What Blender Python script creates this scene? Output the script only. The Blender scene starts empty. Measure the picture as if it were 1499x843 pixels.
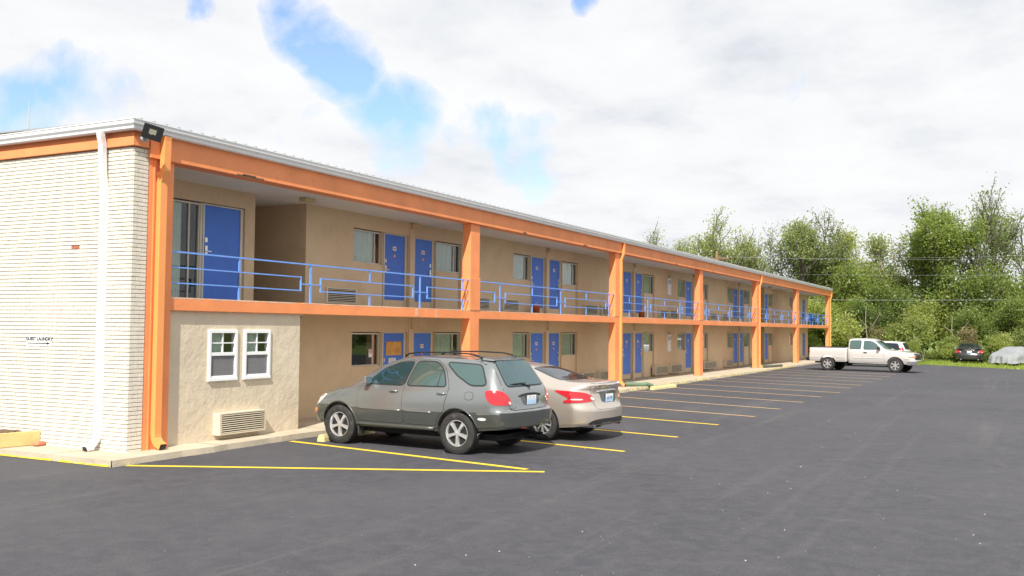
import bpy, bmesh, math, random
import numpy as np
from mathutils import Vector, Matrix
from mathutils.bvhtree import BVHTree

scene = bpy.context.scene
COL = scene.collection
rnd = random.Random(7)

# ------------------------------------------------------------------ camera
cam_data = bpy.data.cameras.new("camera")
cam_data.sensor_width = 36.0
cam_data.lens = 36.0 * 1408.18 / 1499.0
cam_data.clip_start = 0.1
cam_data.clip_end = 3000.0
cam = bpy.data.objects.new("camera", cam_data)
COL.objects.link(cam)
FW = Vector((0.885476, 0.462795, 0.041870)); RT = Vector((0.462788, -0.886407, 0.010444)); UP = Vector((-0.041947, -0.010128, 0.999068))
M = Matrix.Identity(4)
for i in range(3):
    M[i][0] = RT[i]; M[i][1] = UP[i]; M[i][2] = -FW[i]
M.translation = Vector((0, 0, 2.15))
cam.matrix_world = M
scene.camera = cam

# ------------------------------------------------------------------ light
SUN_DIR = Vector((0.955, 0.33, -1.0)).normalized()
sun_data = bpy.data.lights.new("sun", 'SUN')
sun_data.energy = 5.0
sun_data.angle = math.radians(0.6)
sun_data.color = (1.0, 0.945, 0.85)
sun = bpy.data.objects.new("sun", sun_data)
sun.rotation_euler = SUN_DIR.to_track_quat('-Z', 'Y').to_euler()
sun.location = (-30, -10, 40)
COL.objects.link(sun)

scene.view_settings.view_transform = 'Standard'
scene.view_settings.look = 'None'
scene.view_settings.gamma = 1.0
scene.view_settings.use_curve_mapping = False
scene.view_settings.exposure = 0.34

world = bpy.data.worlds.new("World")
scene.world = world
world.use_nodes = True
wn = world.node_tree; wn.nodes.clear()
def N(tree, kind, **kw):
    n = tree.nodes.new(kind)
    for k, v in kw.items():
        setattr(n, k, v)
    return n
def mathn(tree, op, a, b=None, clamp=False, c=None):
    n = tree.nodes.new('ShaderNodeMath'); n.operation = op; n.use_clamp = clamp
    for i, v in enumerate((a, b, c)):
        if v is None: continue
        if isinstance(v, (int, float)): n.inputs[i].default_value = v
        else: tree.links.new(v, n.inputs[i])
    return n.outputs[0]
def ramp(tree, fac, stops):
    n = tree.nodes.new('ShaderNodeValToRGB')
    el = n.color_ramp.elements
    while len(el) < len(stops): el.new(0.5)
    for e, (p, c) in zip(el, stops):
        e.position = p
        e.color = (c[0], c[1], c[2], 1) if isinstance(c, (tuple, list)) else (c, c, c, 1)
    tree.links.new(fac, n.inputs[0])
    return n.outputs[0]
def mixc(tree, fac, a, b, blend='MIX'):
    n = tree.nodes.new('ShaderNodeMix'); n.data_type = 'RGBA'; n.blend_type = blend
    for sock, v in ((n.inputs[0], fac), (n.inputs[6], a), (n.inputs[7], b)):
        if isinstance(v, (int, float)): sock.default_value = v
        elif isinstance(v, (tuple, list)): sock.default_value = (v[0], v[1], v[2], 1)
        else: tree.links.new(v, sock)
    return n.outputs[2]

sky = N(wn, 'ShaderNodeTexSky', sky_type='NISHITA', sun_disc=False)
sky.sun_elevation = math.radians(44.7)
sky.sun_rotation = math.atan2(-SUN_DIR.x, -SUN_DIR.y)
sky.altitude = 100; sky.air_density = 1.0; sky.dust_density = 0.6
geo = N(wn, 'ShaderNodeNewGeometry')
inc = N(wn, 'ShaderNodeVectorMath', operation='SCALE'); inc.inputs[3].default_value = -1.0
wn.links.new(geo.outputs['Incoming'], inc.inputs[0])
D = inc.outputs[0]
sep = N(wn, 'ShaderNodeSeparateXYZ'); wn.links.new(D, sep.inputs[0])
zc = mathn(wn, 'ADD', mathn(wn, 'MAXIMUM', sep.outputs[2], 0.0), 0.16)
comb = N(wn, 'ShaderNodeCombineXYZ')
wn.links.new(mathn(wn, 'DIVIDE', sep.outputs[0], zc), comb.inputs[0])
wn.links.new(mathn(wn, 'DIVIDE', sep.outputs[1], zc), comb.inputs[1])
P2 = comb.outputs[0]
def noise(tree, vec, scale, detail=6, rough=0.55, dist=0.0, dim='3D'):
    n = tree.nodes.new('ShaderNodeTexNoise'); n.noise_dimensions = dim
    n.inputs['Scale'].default_value = scale; n.inputs['Detail'].default_value = detail
    n.inputs['Roughness'].default_value = rough; n.inputs['Distortion'].default_value = dist
    if vec is not None: tree.links.new(vec, n.inputs['Vector'])
    return n.outputs['Fac']
nA = noise(wn, P2, 1.1, 9, 0.55, 0.25)
nB = noise(wn, P2, 3.2, 8, 0.58, 0.2)
nC = noise(wn, D, 7.0, 8, 0.6, 0.4)
wob = N(wn, 'ShaderNodeTexNoise'); wob.inputs['Scale'].default_value = 9.0; wob.inputs['Detail'].default_value = 7; wn.links.new(D, wob.inputs['Vector'])
wsub = N(wn, 'ShaderNodeVectorMath', operation='SUBTRACT'); wn.links.new(wob.outputs['Color'], wsub.inputs[0]); wsub.inputs[1].default_value = (.5, .5, .5)
wsc = N(wn, 'ShaderNodeVectorMath', operation='SCALE'); wn.links.new(wsub.outputs[0], wsc.inputs[0]); wsc.inputs[3].default_value = 0.11
wadd = N(wn, 'ShaderNodeVectorMath', operation='ADD'); wn.links.new(D, wadd.inputs[0]); wn.links.new(wsc.outputs[0], wadd.inputs[1])
gaps = [((.593, .777, .212), .050), ((.576, .792, .196), .040), ((.562, .810, .185), .045), ((.660, .689, .309), .014),
        ((.722, .618, .312), .030), ((.735, .614, .287), .034), ((.752, .602, .268), .036), ((.767, .588, .250), .034),
        ((.799, .560, .217), .046), ((.811, .551, .201), .048), ((.849, .492, .190), .036), ((.863, .464, .190), .044),
        ((.880, .436, .190), .040), ((.865, .382, .332), .018)]
hole = None
for d, r in gaps:
    v = N(wn, 'ShaderNodeVectorMath', operation='DISTANCE'); v.inputs[1].default_value = d
    wn.links.new(wadd.outputs[0], v.inputs[0])
    b = mathn(wn, 'SUBTRACT', 1.0, mathn(wn, 'DIVIDE', v.outputs[1], r * 1.25), clamp=True)
    hole = b if hole is None else mathn(wn, 'MAXIMUM', hole, b)
hole = mathn(wn, 'POWER', hole, 0.6)
gapn = mathn(wn, 'ADD', mathn(wn, 'MULTIPLY', hole, 0.62), mathn(wn, 'MULTIPLY', mathn(wn, 'SUBTRACT', nC, 0.5), 1.5))
gapn = mathn(wn, 'ADD', gapn, mathn(wn, 'MULTIPLY', mathn(wn, 'SUBTRACT', nA, 0.56), 1.0))
blue_fac = ramp(wn, gapn, [(0.17, 0.0), (0.52, 0.85)])
shade = ramp(wn, mathn(wn, 'ADD', mathn(wn, 'MULTIPLY', nA, 0.6), mathn(wn, 'MULTIPLY', nB, 0.4)),
             [(0.34, (0.68, 0.71, 0.77)), (0.42, (0.81, 0.83, 0.865)), (0.50, (0.90, 0.91, 0.925)), (0.58, (0.94, 0.945, 0.95))])
cl = mixc(wn, 1.0, shade, (7.2, 7.2, 7.2), 'MULTIPLY')
skyb = mixc(wn, 1.0, sky.outputs[0], (1.0, 1.22, 1.65), 'MULTIPLY')
final = mixc(wn, blue_fac, cl, skyb)
bg = N(wn, 'ShaderNodeBackground'); bg.inputs[1].default_value = 0.115
wn.links.new(final, bg.inputs[0])
wo = N(wn, 'ShaderNodeOutputWorld'); wn.links.new(bg.outputs[0], wo.inputs[0])

# ------------------------------------------------------------------ materials
def mat(name, col, rough=0.7, metal=0.0, var=0.0, vscale=3.0, bump=0.0, bscale=40.0, col2=None, spec=0.5, coat=0.0, emit=None, vdetail=6, rand=0.0, stain=None, stretch=None):
    m = bpy.data.materials.new(name); m.use_nodes = True
    t = m.node_tree; b = t.nodes['Principled BSDF']
    b.inputs['Base Color'].default_value = (*col, 1)
    b.inputs['Roughness'].default_value = rough
    b.inputs['Metallic'].default_value = metal
    b.inputs['Specular IOR Level'].default_value = spec
    b.inputs['Coat Weight'].default_value = coat
    b.inputs['Coat Roughness'].default_value = 0.05
    vec = None
    if var or bump or col2 or stain:
        tc = N(t, 'ShaderNodeTexCoord'); vec = tc.outputs['Object']
        if stretch:
            mp = N(t, 'ShaderNodeMapping'); mp.inputs['Scale'].default_value = stretch
            t.links.new(vec, mp.inputs[0]); vec = mp.outputs[0]
    out = None
    if var or col2:
        f = noise(t, vec, vscale, vdetail, 0.6)
        f = ramp(t, f, [(0.3, 0.0), (0.7, 1.0)])
        c2 = col2 if col2 else tuple(max(0, c * (1 - var)) for c in col)
        c1 = col if col2 else tuple(min(1, c * (1 + var * 0.6)) for c in col)
        out = mixc(t, f, c1, c2)
    if stain:
        sc, scale, lo, hi = stain
        f = ramp(t, noise(t, vec, scale, 7, 0.65), [(lo, 0.0), (hi, 1.0)])
        out = mixc(t, f, out if out is not None else col, sc)
    if rand:
        oi = N(t, 'ShaderNodeObjectInfo')
        v = mathn(t, 'ADD', mathn(t, 'MULTIPLY', oi.outputs['Random'], rand), 1 - rand / 2)
        hs = N(t, 'ShaderNodeHueSaturation'); t.links.new(v, hs.inputs['Value'])
        if out is not None: t.links.new(out, hs.inputs['Color'])
        else: hs.inputs['Color'].default_value = (*col, 1)
        out = hs.outputs[0]
    if out is not None: t.links.new(out, b.inputs['Base Color'])
    if bump:
        bp = N(t, 'ShaderNodeBump'); bp.inputs['Strength'].default_value = bump; bp.inputs['Distance'].default_value = 0.02
        t.links.new(noise(t, vec, bscale, 6, 0.6), bp.inputs['Height'])
        t.links.new(bp.outputs[0], b.inputs['Normal'])
    if emit:
        b.inputs['Emission Color'].default_value = (*emit, 1); b.inputs['Emission Strength'].default_value = 1
    return m

MT = {}
MT['brick'] = mat('cream_painted_brick', (0.735, 0.69, 0.60), 0.75, var=0.11, vscale=7, bump=0.35, bscale=45, rand=0.12, stain=((0.60, 0.52, 0.38), 1.3, 0.62, 0.85))
MT['mortar'] = mat('shaded_dirty_mortar', (0.30, 0.26, 0.20), 0.9, var=0.25, vscale=9, stain=((0.60, 0.54, 0.44), 2.2, 0.46, 0.66))  # cream joints; their shade and dirt are put into this darker colour
MT['redbrick'] = mat('bare_red_brick', (0.42, 0.15, 0.09), 0.9, var=0.35, vscale=30)
MT['annex'] = mat('tan_stucco_sunny', (0.66, 0.57, 0.435), 0.85, var=0.09, vscale=1.6, bump=1.0, bscale=6.5, stain=((0.60, 0.48, 0.32), 2.8, 0.55, 0.8))  # sunlit copy of the tan stucco below, sunlight put into its paler colour
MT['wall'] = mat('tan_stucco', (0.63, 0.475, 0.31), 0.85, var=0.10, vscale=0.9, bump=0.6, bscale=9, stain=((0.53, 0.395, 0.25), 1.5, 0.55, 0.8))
MT['orange'] = mat('orange_paint', (0.92, 0.315, 0.118), 0.6, var=0.14, vscale=1.1, bump=0.25, bscale=14, stain=((0.70, 0.205, 0.07), 2.5, 0.60, 0.85))
MT['orange_pipe'] = mat('orange_pipe_paint', (0.92, 0.36, 0.11), 0.45, var=0.06, vscale=2)
MT['ceiling'] = mat('balcony_ceiling', (0.74, 0.70, 0.63), 0.85, var=0.08, vscale=0.7)
MT['concrete'] = mat('walkway_concrete', (0.53, 0.46, 0.35), 0.9, var=0.16, vscale=1.1, bump=0.5, bscale=22, stain=((0.36, 0.31, 0.25), 1.7, 0.55, 0.78))
MT['slabtop'] = mat('balcony_concrete', (0.36, 0.34, 0.31), 0.9, var=0.2, vscale=1.1)
MT['white'] = mat('white_metal_paint', (0.80, 0.81, 0.83), 0.4, var=0.04, vscale=2, stain=((0.62, 0.63, 0.62), 4, 0.6, 0.9))
MT['vinyl'] = mat('white_vinyl', (0.85, 0.86, 0.88), 0.4)
MT['roof'] = mat('galvanised_roof', (0.48, 0.51, 0.53), 0.4, metal=0.6, var=0.1)
MT['blue'] = mat('blue_door_paint', (0.055, 0.18, 0.68), 0.5, var=0.08, vscale=2.0, rand=0.15, stain=((0.04, 0.10, 0.45), 3, 0.6, 0.9))
MT['rail'] = mat('blue_railing_paint', (0.17, 0.36, 0.88), 0.45, var=0.12, vscale=6, stain=((0.35, 0.45, 0.75), 9, 0.60, 0.85))
MT['frame'] = mat('aluminium_frame', (0.60, 0.57, 0.50), 0.5, metal=0.15, var=0.1)
MT['panel'] = mat('tan_panel', (0.65, 0.50, 0.33), 0.8, var=0.07, vscale=1.2)
MT['curtain'] = mat('cream_curtain', (0.88, 0.88, 0.78), 0.9, var=0.08, vscale=6)
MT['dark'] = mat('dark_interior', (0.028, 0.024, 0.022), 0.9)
MT['darkred'] = mat('brown_board', (0.22, 0.085, 0.06), 0.8)
MT['acbody'] = mat('ac_beige_metal', (0.68, 0.60, 0.46), 0.6, var=0.06, vscale=4)
MT['black'] = mat('black_plastic', (0.018, 0.018, 0.02), 0.45)
MT['metal'] = mat('brushed_steel', (0.62, 0.62, 0.62), 0.3, metal=1.0)
MT['paper'] = mat('white_paper', (0.82, 0.82, 0.80), 0.7)
MT['ink'] = mat('black_ink', (0.03, 0.03, 0.03), 0.7)
MT['redprint'] = mat('red_print', (0.6, 0.06, 0.05), 0.6)
MT['plywood'] = mat('plywood', (0.62, 0.33, 0.09), 0.8, var=0.3, vscale=7)
MT['yellowwood'] = mat('yellow_painted_wood', (0.70, 0.55, 0.24), 0.7, var=0.12, vscale=3, bump=0.4, bscale=25)
MT['yelcon'] = mat('yellow_painted_concrete', (0.72, 0.62, 0.30), 0.85, var=0.12, vscale=8, bump=0.6, bscale=30, stain=((0.5, 0.45, 0.36), 6, 0.55, 0.7))
MT['soil'] = mat('planter_soil', (0.16, 0.10, 0.06), 0.95, var=0.5, vscale=25, bump=1, bscale=30)
MT['greenpipe'] = mat('green_plastic_pipe', (0.13, 0.21, 0.14), 0.55, var=0.2, vscale=6)
MT['lampglass'] = mat('lamp_diffuser', (0.30, 0.30, 0.22), 0.3)
MT['tanlamp'] = mat('tan_lamp', (0.52, 0.40, 0.22), 0.6)
MT['wire'] = mat('utility_wire', (0.42, 0.44, 0.46), 0.5)
MT['mastred'] = mat('mast_red', (0.45, 0.13, 0.10), 0.6)
MT['mastwhite'] = mat('mast_grey', (0.42, 0.44, 0.48), 0.6)
MT['bluechair'] = mat('blue_plastic', (0.03, 0.14, 0.52), 0.45)
MT['bucket'] = mat('orange_plastic', (0.70, 0.17, 0.05), 0.5)

def glass_mat(name, refl, tint=(0.8, 0.85, 0.85)):
    m = bpy.data.materials.new(name); m.use_nodes = True
    t = m.node_tree; t.nodes.remove(t.nodes['Principled BSDF'])
    tr = N(t, 'ShaderNodeBsdfTransparent'); tr.inputs[0].default_value = (*tint, 1)
    gl = N(t, 'ShaderNodeBsdfGlossy'); gl.inputs['Roughness'].default_value = 0.03
    lw = N(t, 'ShaderNodeLayerWeight'); lw.inputs[0].default_value = .5
    f = mathn(t, 'ADD', mathn(t, 'MULTIPLY', mathn(t, 'POWER', lw.outputs['Facing'], 4.0), .9), refl, clamp=True)
    mx = N(t, 'ShaderNodeMixShader'); t.links.new(f, mx.inputs[0]); t.links.new(tr.outputs[0], mx.inputs[1]); t.links.new(gl.outputs[0], mx.inputs[2])
    t.links.new(mx.outputs[0], t.nodes['Material Output'].inputs[0])
    return m
MT['glass'] = glass_mat('window_glass', 0.05)

def asphalt():
    m = bpy.data.materials.new('asphalt'); m.use_nodes = True
    t = m.node_tree; b = t.nodes['Principled BSDF']
    tc = N(t, 'ShaderNodeTexCoord'); v = tc.outputs['Object']
    base = mixc(t, ramp(t, noise(t, v, 0.22, 7, 0.6, 0.6), [(0.35, 0.0), (0.65, 1.0)]), (0.052, 0.053, 0.064), (0.073, 0.073, 0.084))
    base = mixc(t, ramp(t, noise(t, v, 3.5, 9, 0.72, 0.8), [(0.40, 0.0), (0.68, 0.7)]), base, (0.095, 0.093, 0.101))
    sy = N(t, 'ShaderNodeSeparateXYZ'); t.links.new(v, sy.inputs[0])
    lane = ramp(t, mathn(t, 'ADD', mathn(t, 'MULTIPLY', sy.outputs[1], -0.08), mathn(t, 'MULTIPLY', noise(t, v, 0.35, 5, 0.6), 0.6)), [(-.0, 0.25), (0.35, 1.0)])
    # long pale wheel streaks running along the lot
    mp = N(t, 'ShaderNodeMapping'); mp.inputs['Rotation'].default_value = (0, 0, math.radians(-38)); mp.inputs['Scale'].default_value = (0.035, 0.9, 1)
    t.links.new(v, mp.inputs[0])
    st = ramp(t, noise(t, mp.outputs[0], 1.6, 9, 0.68, 0.4), [(0.55, 0.0), (0.80, 0.40)])
    base = mixc(t, st, base, (0.17, 0.16, 0.155))
    dust = ramp(t, noise(t, v, 1.1, 10, 0.75, 1.2), [(0.56, 0.0), (0.80, 0.6)])
    base = mixc(t, mathn(t, 'MULTIPLY', dust, lane), base, (0.155, 0.15, 0.152))
    gr = ramp(t, noise(t, v, 45, 5, 0.8), [(0.35, 0.72), (0.70, 1.32)])
    base = mixc(t, 1.0, base, gr, 'MULTIPLY')
    vo = N(t, 'ShaderNodeTexVoronoi'); vo.inputs['Scale'].default_value = 5.5; t.links.new(v, vo.inputs['Vector'])
    sp = ramp(t, vo.outputs['Distance'], [(0.035, 1.0), (0.06, 0.0)])
    sp2 = mathn(t, 'MULTIPLY', sp, ramp(t, noise(t, v, 2.1, 3), [(0.52, 0.0), (0.60, 0.8)]))
    base = mixc(t, sp2, base, (0.42, 0.40, 0.37))
    t.links.new(base, b.inputs['Base Color'])
    b.inputs['Roughness'].default_value = 0.82
    b.inputs['Specular IOR Level'].default_value = 0.35
    bp = N(t, 'ShaderNodeBump'); bp.inputs['Strength'].default_value = 0.5; bp.inputs['Distance'].default_value = 0.01
    t.links.new(noise(t, v, 130, 4, 0.7), bp.inputs['Height']); t.links.new(bp.outputs[0], b.inputs['Normal'])
    return m
MT['asphalt'] = asphalt()
MT['grassground'] = mat('grass_ground', (0.13, 0.20, 0.035), 0.95, col2=(0.19, 0.25, 0.06), vscale=0.8)
def line_mat(name, col, wear):
    m = bpy.data.materials.new(name); m.use_nodes = True
    t = m.node_tree; b = t.nodes['Principled BSDF']; b.inputs['Roughness'].default_value = 0.7
    tc = N(t, 'ShaderNodeTexCoord'); v = tc.outputs['Object']
    f = ramp(t, noise(t, v, 14, 8, 0.75), [(wear, 0.0), (wear + 0.16, 1.0)])
    t.links.new(mixc(t, f, col, (0.12, 0.10, 0.08)), b.inputs['Base Color'])
    return m
MT['line'] = line_mat('yellow_line_paint', (0.86, 0.60, 0.035), 0.56)
MT['oldline'] = line_mat('faded_line_paint', (0.66, 0.43, 0.20), 0.50)

def leaf_mat(name, c1, c2, trans=0.5):
    m = bpy.data.materials.new(name); m.use_nodes = True
    t = m.node_tree; t.nodes.remove(t.nodes['Principled BSDF'])
    tc = N(t, 'ShaderNodeTexCoord')
    f = ramp(t, noise(t, tc.outputs['Object'], 0.9, 5, 0.7), [(0.32, 0.0), (0.68, 1.0)])
    oi = N(t, 'ShaderNodeObjectInfo')
    c = mixc(t, f, c1, c2)
    hs = N(t, 'ShaderNodeHueSaturation'); t.links.new(c, hs.inputs['Color'])
    t.links.new(mathn(t, 'ADD', mathn(t, 'MULTIPLY', oi.outputs['Random'], 0.5), 0.75), hs.inputs['Value'])
    t.links.new(mathn(t, 'ADD', mathn(t, 'MULTIPLY', oi.outputs['Random'], -0.035), 0.515), hs.inputs['Hue'])
    d = N(t, 'ShaderNodeBsdfDiffuse'); tl = N(t, 'ShaderNodeBsdfTranslucent'); gl = N(t, 'ShaderNodeBsdfGlossy')
    gl.inputs['Roughness'].default_value = 0.45
    t.links.new(hs.outputs[0], d.inputs[0]); t.links.new(mixc(t, 1.0, hs.outputs[0], (1.5, 1.55, 1.1), 'MULTIPLY'), tl.inputs[0])
    mx = N(t, 'ShaderNodeMixShader'); mx.inputs[0].default_value = trans
    t.links.new(d.outputs[0], mx.inputs[1]); t.links.new(tl.outputs[0], mx.inputs[2])
    m2 = N(t, 'ShaderNodeMixShader'); m2.inputs[0].default_value = 0.04
    t.links.new(mx.outputs[0], m2.inputs[1]); t.links.new(gl.outputs[0], m2.inputs[2])
    t.links.new(m2.outputs[0], t.nodes['Material Output'].inputs[0])
    return m
MT['leafA'] = leaf_mat('spring_leaves', (0.29, 0.35, 0.11), (0.22, 0.27, 0.10))
MT['leafB'] = leaf_mat('mid_green_leaves', (0.27, 0.34, 0.085), (0.18, 0.24, 0.06))
MT['leafC'] = leaf_mat('yellow_green_leaves', (0.36, 0.41, 0.12), (0.26, 0.31, 0.085))
MT['leafD'] = leaf_mat('brownish_leaves', (0.26, 0.22, 0.10), (0.18, 0.20, 0.07))
MT['bark'] = mat('bark', (0.115, 0.10, 0.085), 0.9, var=0.4, vscale=4)
MT['barkpale'] = mat('pale_bark', (0.30, 0.26, 0.20), 0.9, var=0.4, vscale=4)
MT['blade'] = leaf_mat('grass_blades', (0.22, 0.32, 0.05), (0.30, 0.36, 0.08))

# ------------------------------------------------------------------ mesh helpers
class MB:
    def __init__(s): s.v = []; s.f = []; s.m = []
    def quad(s, a, b, c, d, m=0):
        n = len(s.v); s.v += [tuple(a), tuple(b), tuple(c), tuple(d)]; s.f.append((n, n+1, n+2, n+3)); s.m.append(m)
    def box(s, x0, x1, y0, y1, z0, z1, m=0):
        if x0 > x1: x0, x1 = x1, x0
        if y0 > y1: y0, y1 = y1, y0
        if z0 > z1: z0, z1 = z1, z0
        n = len(s.v)
        s.v += [(x0,y0,z0),(x1,y0,z0),(x1,y1,z0),(x0,y1,z0),(x0,y0,z1),(x1,y0,z1),(x1,y1,z1),(x0,y1,z1)]
        for f in ((0,3,2,1),(4,5,6,7),(0,1,5,4),(1,2,6,5),(2,3,7,6),(3,0,4,7)):
            s.f.append(tuple(n+i for i in f)); s.m.append(m)
    def hexa(s, pts, m=0):      # 8 points: bottom 4 ccw, top 4 ccw
        n = len(s.v); s.v += [tuple(p) for p in pts]
        for f in ((0,3,2,1),(4,5,6,7),(0,1,5,4),(1,2,6,5),(2,3,7,6),(3,0,4,7)):
            s.f.append(tuple(n+i for i in f)); s.m.append(m)
    def bar(s, p, q, w, h, up=(0,0,1), m=0):
        p = Vector(p); q = Vector(q); d = (q-p).normalized(); u = Vector(up)
        r = d.cross(u)
        if r.length < 1e-4: r = d.cross(Vector((1,0,0)))
        r.normalize(); u = r.cross(d).normalized()
        r = r*w/2; u = u*h/2
        s.hexa([p-r-u, p+r-u, q+r-u, q-r-u, p-r+u, p+r+u, q+r+u, q-r+u], m)
    def tube(s, pts, r, n=8, m=0, cap=True):
        pts = [Vector(p) for p in pts]; rs = r if isinstance(r, (list, tuple)) else [r]*len(pts)
        rings = []; prev = None
        for i, p in enumerate(pts):
            d = (pts[min(i+1, len(pts)-1)] - pts[max(i-1, 0)]).normalized()
            if prev is None:
                a = d.cross(Vector((0,0,1)))
                if a.length < 1e-3: a = d.cross(Vector((1,0,0)))
            else:
                a = prev - d*prev.dot(d)
            a.normalize(); b = d.cross(a); prev = a
            base = len(s.v)
            for k in range(n):
                t = 2*math.pi*(k+0.5)/n
                s.v.append(tuple(p + (a*math.cos(t) + b*math.sin(t))*rs[i]))
            rings.append(base)
        for i in range(len(rings)-1):
            for k in range(n):
                s.f.append((rings[i]+k, rings[i]+(k+1)%n, rings[i+1]+(k+1)%n, rings[i+1]+k)); s.m.append(m)
        if cap:
            s.f.append(tuple(rings[0]+k for k in reversed(range(n)))); s.m.append(m)
            s.f.append(tuple(rings[-1]+k for k in range(n))); s.m.append(m)
    def lathe(s, prof, n=24, mtx=None, m=0, ms=None):
        base = len(s.v)
        for (r, h) in prof:
            for k in range(n):
                t = 2*math.pi*k/n; v = Vector((r*math.cos(t), r*math.sin(t), h))
                s.v.append(tuple(mtx @ v if mtx else v))
        for i in range(len(prof)-1):
            for k in range(n):
                s.f.append((base+i*n+k, base+i*n+(k+1)%n, base+(i+1)*n+(k+1)%n, base+(i+1)*n+k)); s.m.append(ms[i] if ms else m)
    def mesh(s, name, mats, off=(0,0,0), smooth=False):
        me = bpy.data.meshes.new(name)
        ox, oy, oz = off
        me.from_pydata([(a-ox, b-oy, c-oz) for a, b, c in s.v], [], s.f)
        for mm in (mats if isinstance(mats, (list, tuple)) else [mats]): me.materials.append(mm)
        if any(s.m): me.polygons.foreach_set('material_index', s.m)
        if smooth: me.polygons.foreach_set('use_smooth', [True]*len(s.f))
        me.update()
        return me
    def build(s, name, mats, parent=None, off=(0,0,0), smooth=False, bevel=0, tagd=None):
        o = link(s.mesh(name, mats, off, smooth), name, parent)
        if bevel:
            b = o.modifiers.new('bevel', 'BEVEL'); b.width = bevel; b.segments = 2; b.limit_method = 'ANGLE'
        if tagd: tag(o, **tagd)
        return o
def link(me, name, parent=None, loc=None):
    o = bpy.data.objects.new(name, me); COL.objects.link(o)
    if parent: o.parent = parent
    if loc is not None: o.location = loc
    return o
def tag(o, label=None, cat=None, group=None, kind=None):
    if label: o['label'] = label
    if cat: o['category'] = cat
    if group: o['group'] = group
    if kind: o['kind'] = kind
    return o
def empty(name, loc=(0,0,0), rz=0, **k):
    o = bpy.data.objects.new(name, None); COL.objects.link(o)
    o.location = loc; o.rotation_euler = (0, 0, rz); o.empty_display_size = 0.2
    return tag(o, **k)
def copy_tree(o, parent=None):
    c = o.copy(); COL.objects.link(c)
    c.parent = parent
    for ch in o.children: copy_tree(ch, c)
    return c
def smooth_angle(me, ang=40):
    me.polygons.foreach_set('use_smooth', [True]*len(me.polygons))
    try: me.set_sharp_from_angle(angle=math.radians(ang))
    except Exception: pass
def text_mesh(txt, size, depth=0.001, bold=0.0):
    cu = bpy.data.curves.new('lettering', 'FONT'); cu.body = txt; cu.size = size; cu.extrude = depth; cu.offset = bold; cu.align_x = 'CENTER'; cu.align_y = 'CENTER'
    ob = bpy.data.objects.new('lettering', cu); COL.objects.link(ob)
    dg = bpy.context.evaluated_depsgraph_get()
    me = bpy.data.meshes.new_from_object(ob.evaluated_get(dg))
    bpy.data.objects.remove(ob); bpy.data.curves.remove(cu)
    return me

# ------------------------------------------------------------------ ground
g = MB(); g.quad((-400,-700,-0.06),(1400,-700,-0.06),(1400,700,-0.06),(-400,700,-0.06))
tag(g.build('ground', MT['grassground']), kind='structure')
def flat_poly(pts, z, name, m, zb=None):
    me = bpy.data.meshes.new(name)
    n = len(pts)
    if zb is None:
        me.from_pydata([(x, y, z) for x, y in pts], [], [tuple(range(n))])
    else:
        me.from_pydata([(x, y, z) for x, y in pts] + [(x, y, zb) for x, y in pts], [],
                       [tuple(range(n))] + [((i+1) % n, i, n+i, n+(i+1) % n) for i in range(n)])
    me.materials.append(m)
    return link(me, name)
lot = [(-80,-120),(58,-120),(59,-40),(61,-12),(65.3,-0.5),(67.6,2.0),(71.2,5.8),(76,11.5),(77.8,12.0),(77.8,13.0),(10.1,13.0),(10.1,40),(-80,40)]
# ragged far edge
rag = []
for i in range(len(lot)):
    a, b = lot[i], lot[(i+1) % len(lot)]
    rag.append(a)
    if 2 <= i <= 6:
        L = math.hypot(b[0]-a[0], b[1]-a[1]); k = int(L/0.7)
        for j in range(1, k):
            t = j/k; rag.append((a[0]+(b[0]-a[0])*t + rnd.uniform(-.12,.12), a[1]+(b[1]-a[1])*t + rnd.uniform(-.12,.12)))
tag(flat_poly(rag, 0.0, 'parking_lot', MT['asphalt'], -0.06), kind='structure')

# walkway with kerb
def kerb_y(x): 
    return float(np.interp(x, [10.1, 12, 14.3, 16, 20, 30, 60, 78], [12.06, 12.05, 12.14, 12.02, 11.86, 11.83, 11.8, 11.8]))
YW = 14.053; YC = 12.584; EW = 10.84
w = MB()
xs = list(np.arange(10.12, 77.8, 0.35)) + [77.8]
front = [(x, kerb_y(x) + rnd.uniform(-.02, .02)) for x in xs]
joint = 0
for i in range(len(front)-1):
    (xa, ya), (xb, yb) = front[i], front[i+1]
    w.quad((xa,ya,0.10),(xb,yb,0.10),(xb,14.6,0.10),(xa,14.6,0.10))
    w.quad((xa,ya-.012,0.0),(xb,yb-.012,0.0),(xb,yb,0.10),(xa,ya,0.10))
w.quad((10.12,12.06,0.0),(10.12,12.06,0.10),(10.12,40,0.10),(10.12,40,0.0))
w.quad((10.12,14.6,0.10),(10.95,14.6,0.10),(10.95,40,0.10),(10.12,40,0.10))
w.quad((77.8,11.8,0.0),(77.8,14.6,0.0),(77.8,14.6,0.10),(77.8,11.8,0.10))
walk = tag(w.build('pavement', MT['concrete']), kind='structure')
# paving joints in the walkway
j = MB()
for x in list(np.arange(12.4, 77, 1.52)):
    j.box(x-.006, x+.006, kerb_y(x)+.005, YW, 0.1005, 0.1025)
for y in (13.45, 15.0, 16.5): j.box(10.13, 10.83, y-.006, y+.006, 0.1005, 0.1025)
j.build('pavement_joint', MT['soil'], walk)
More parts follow.
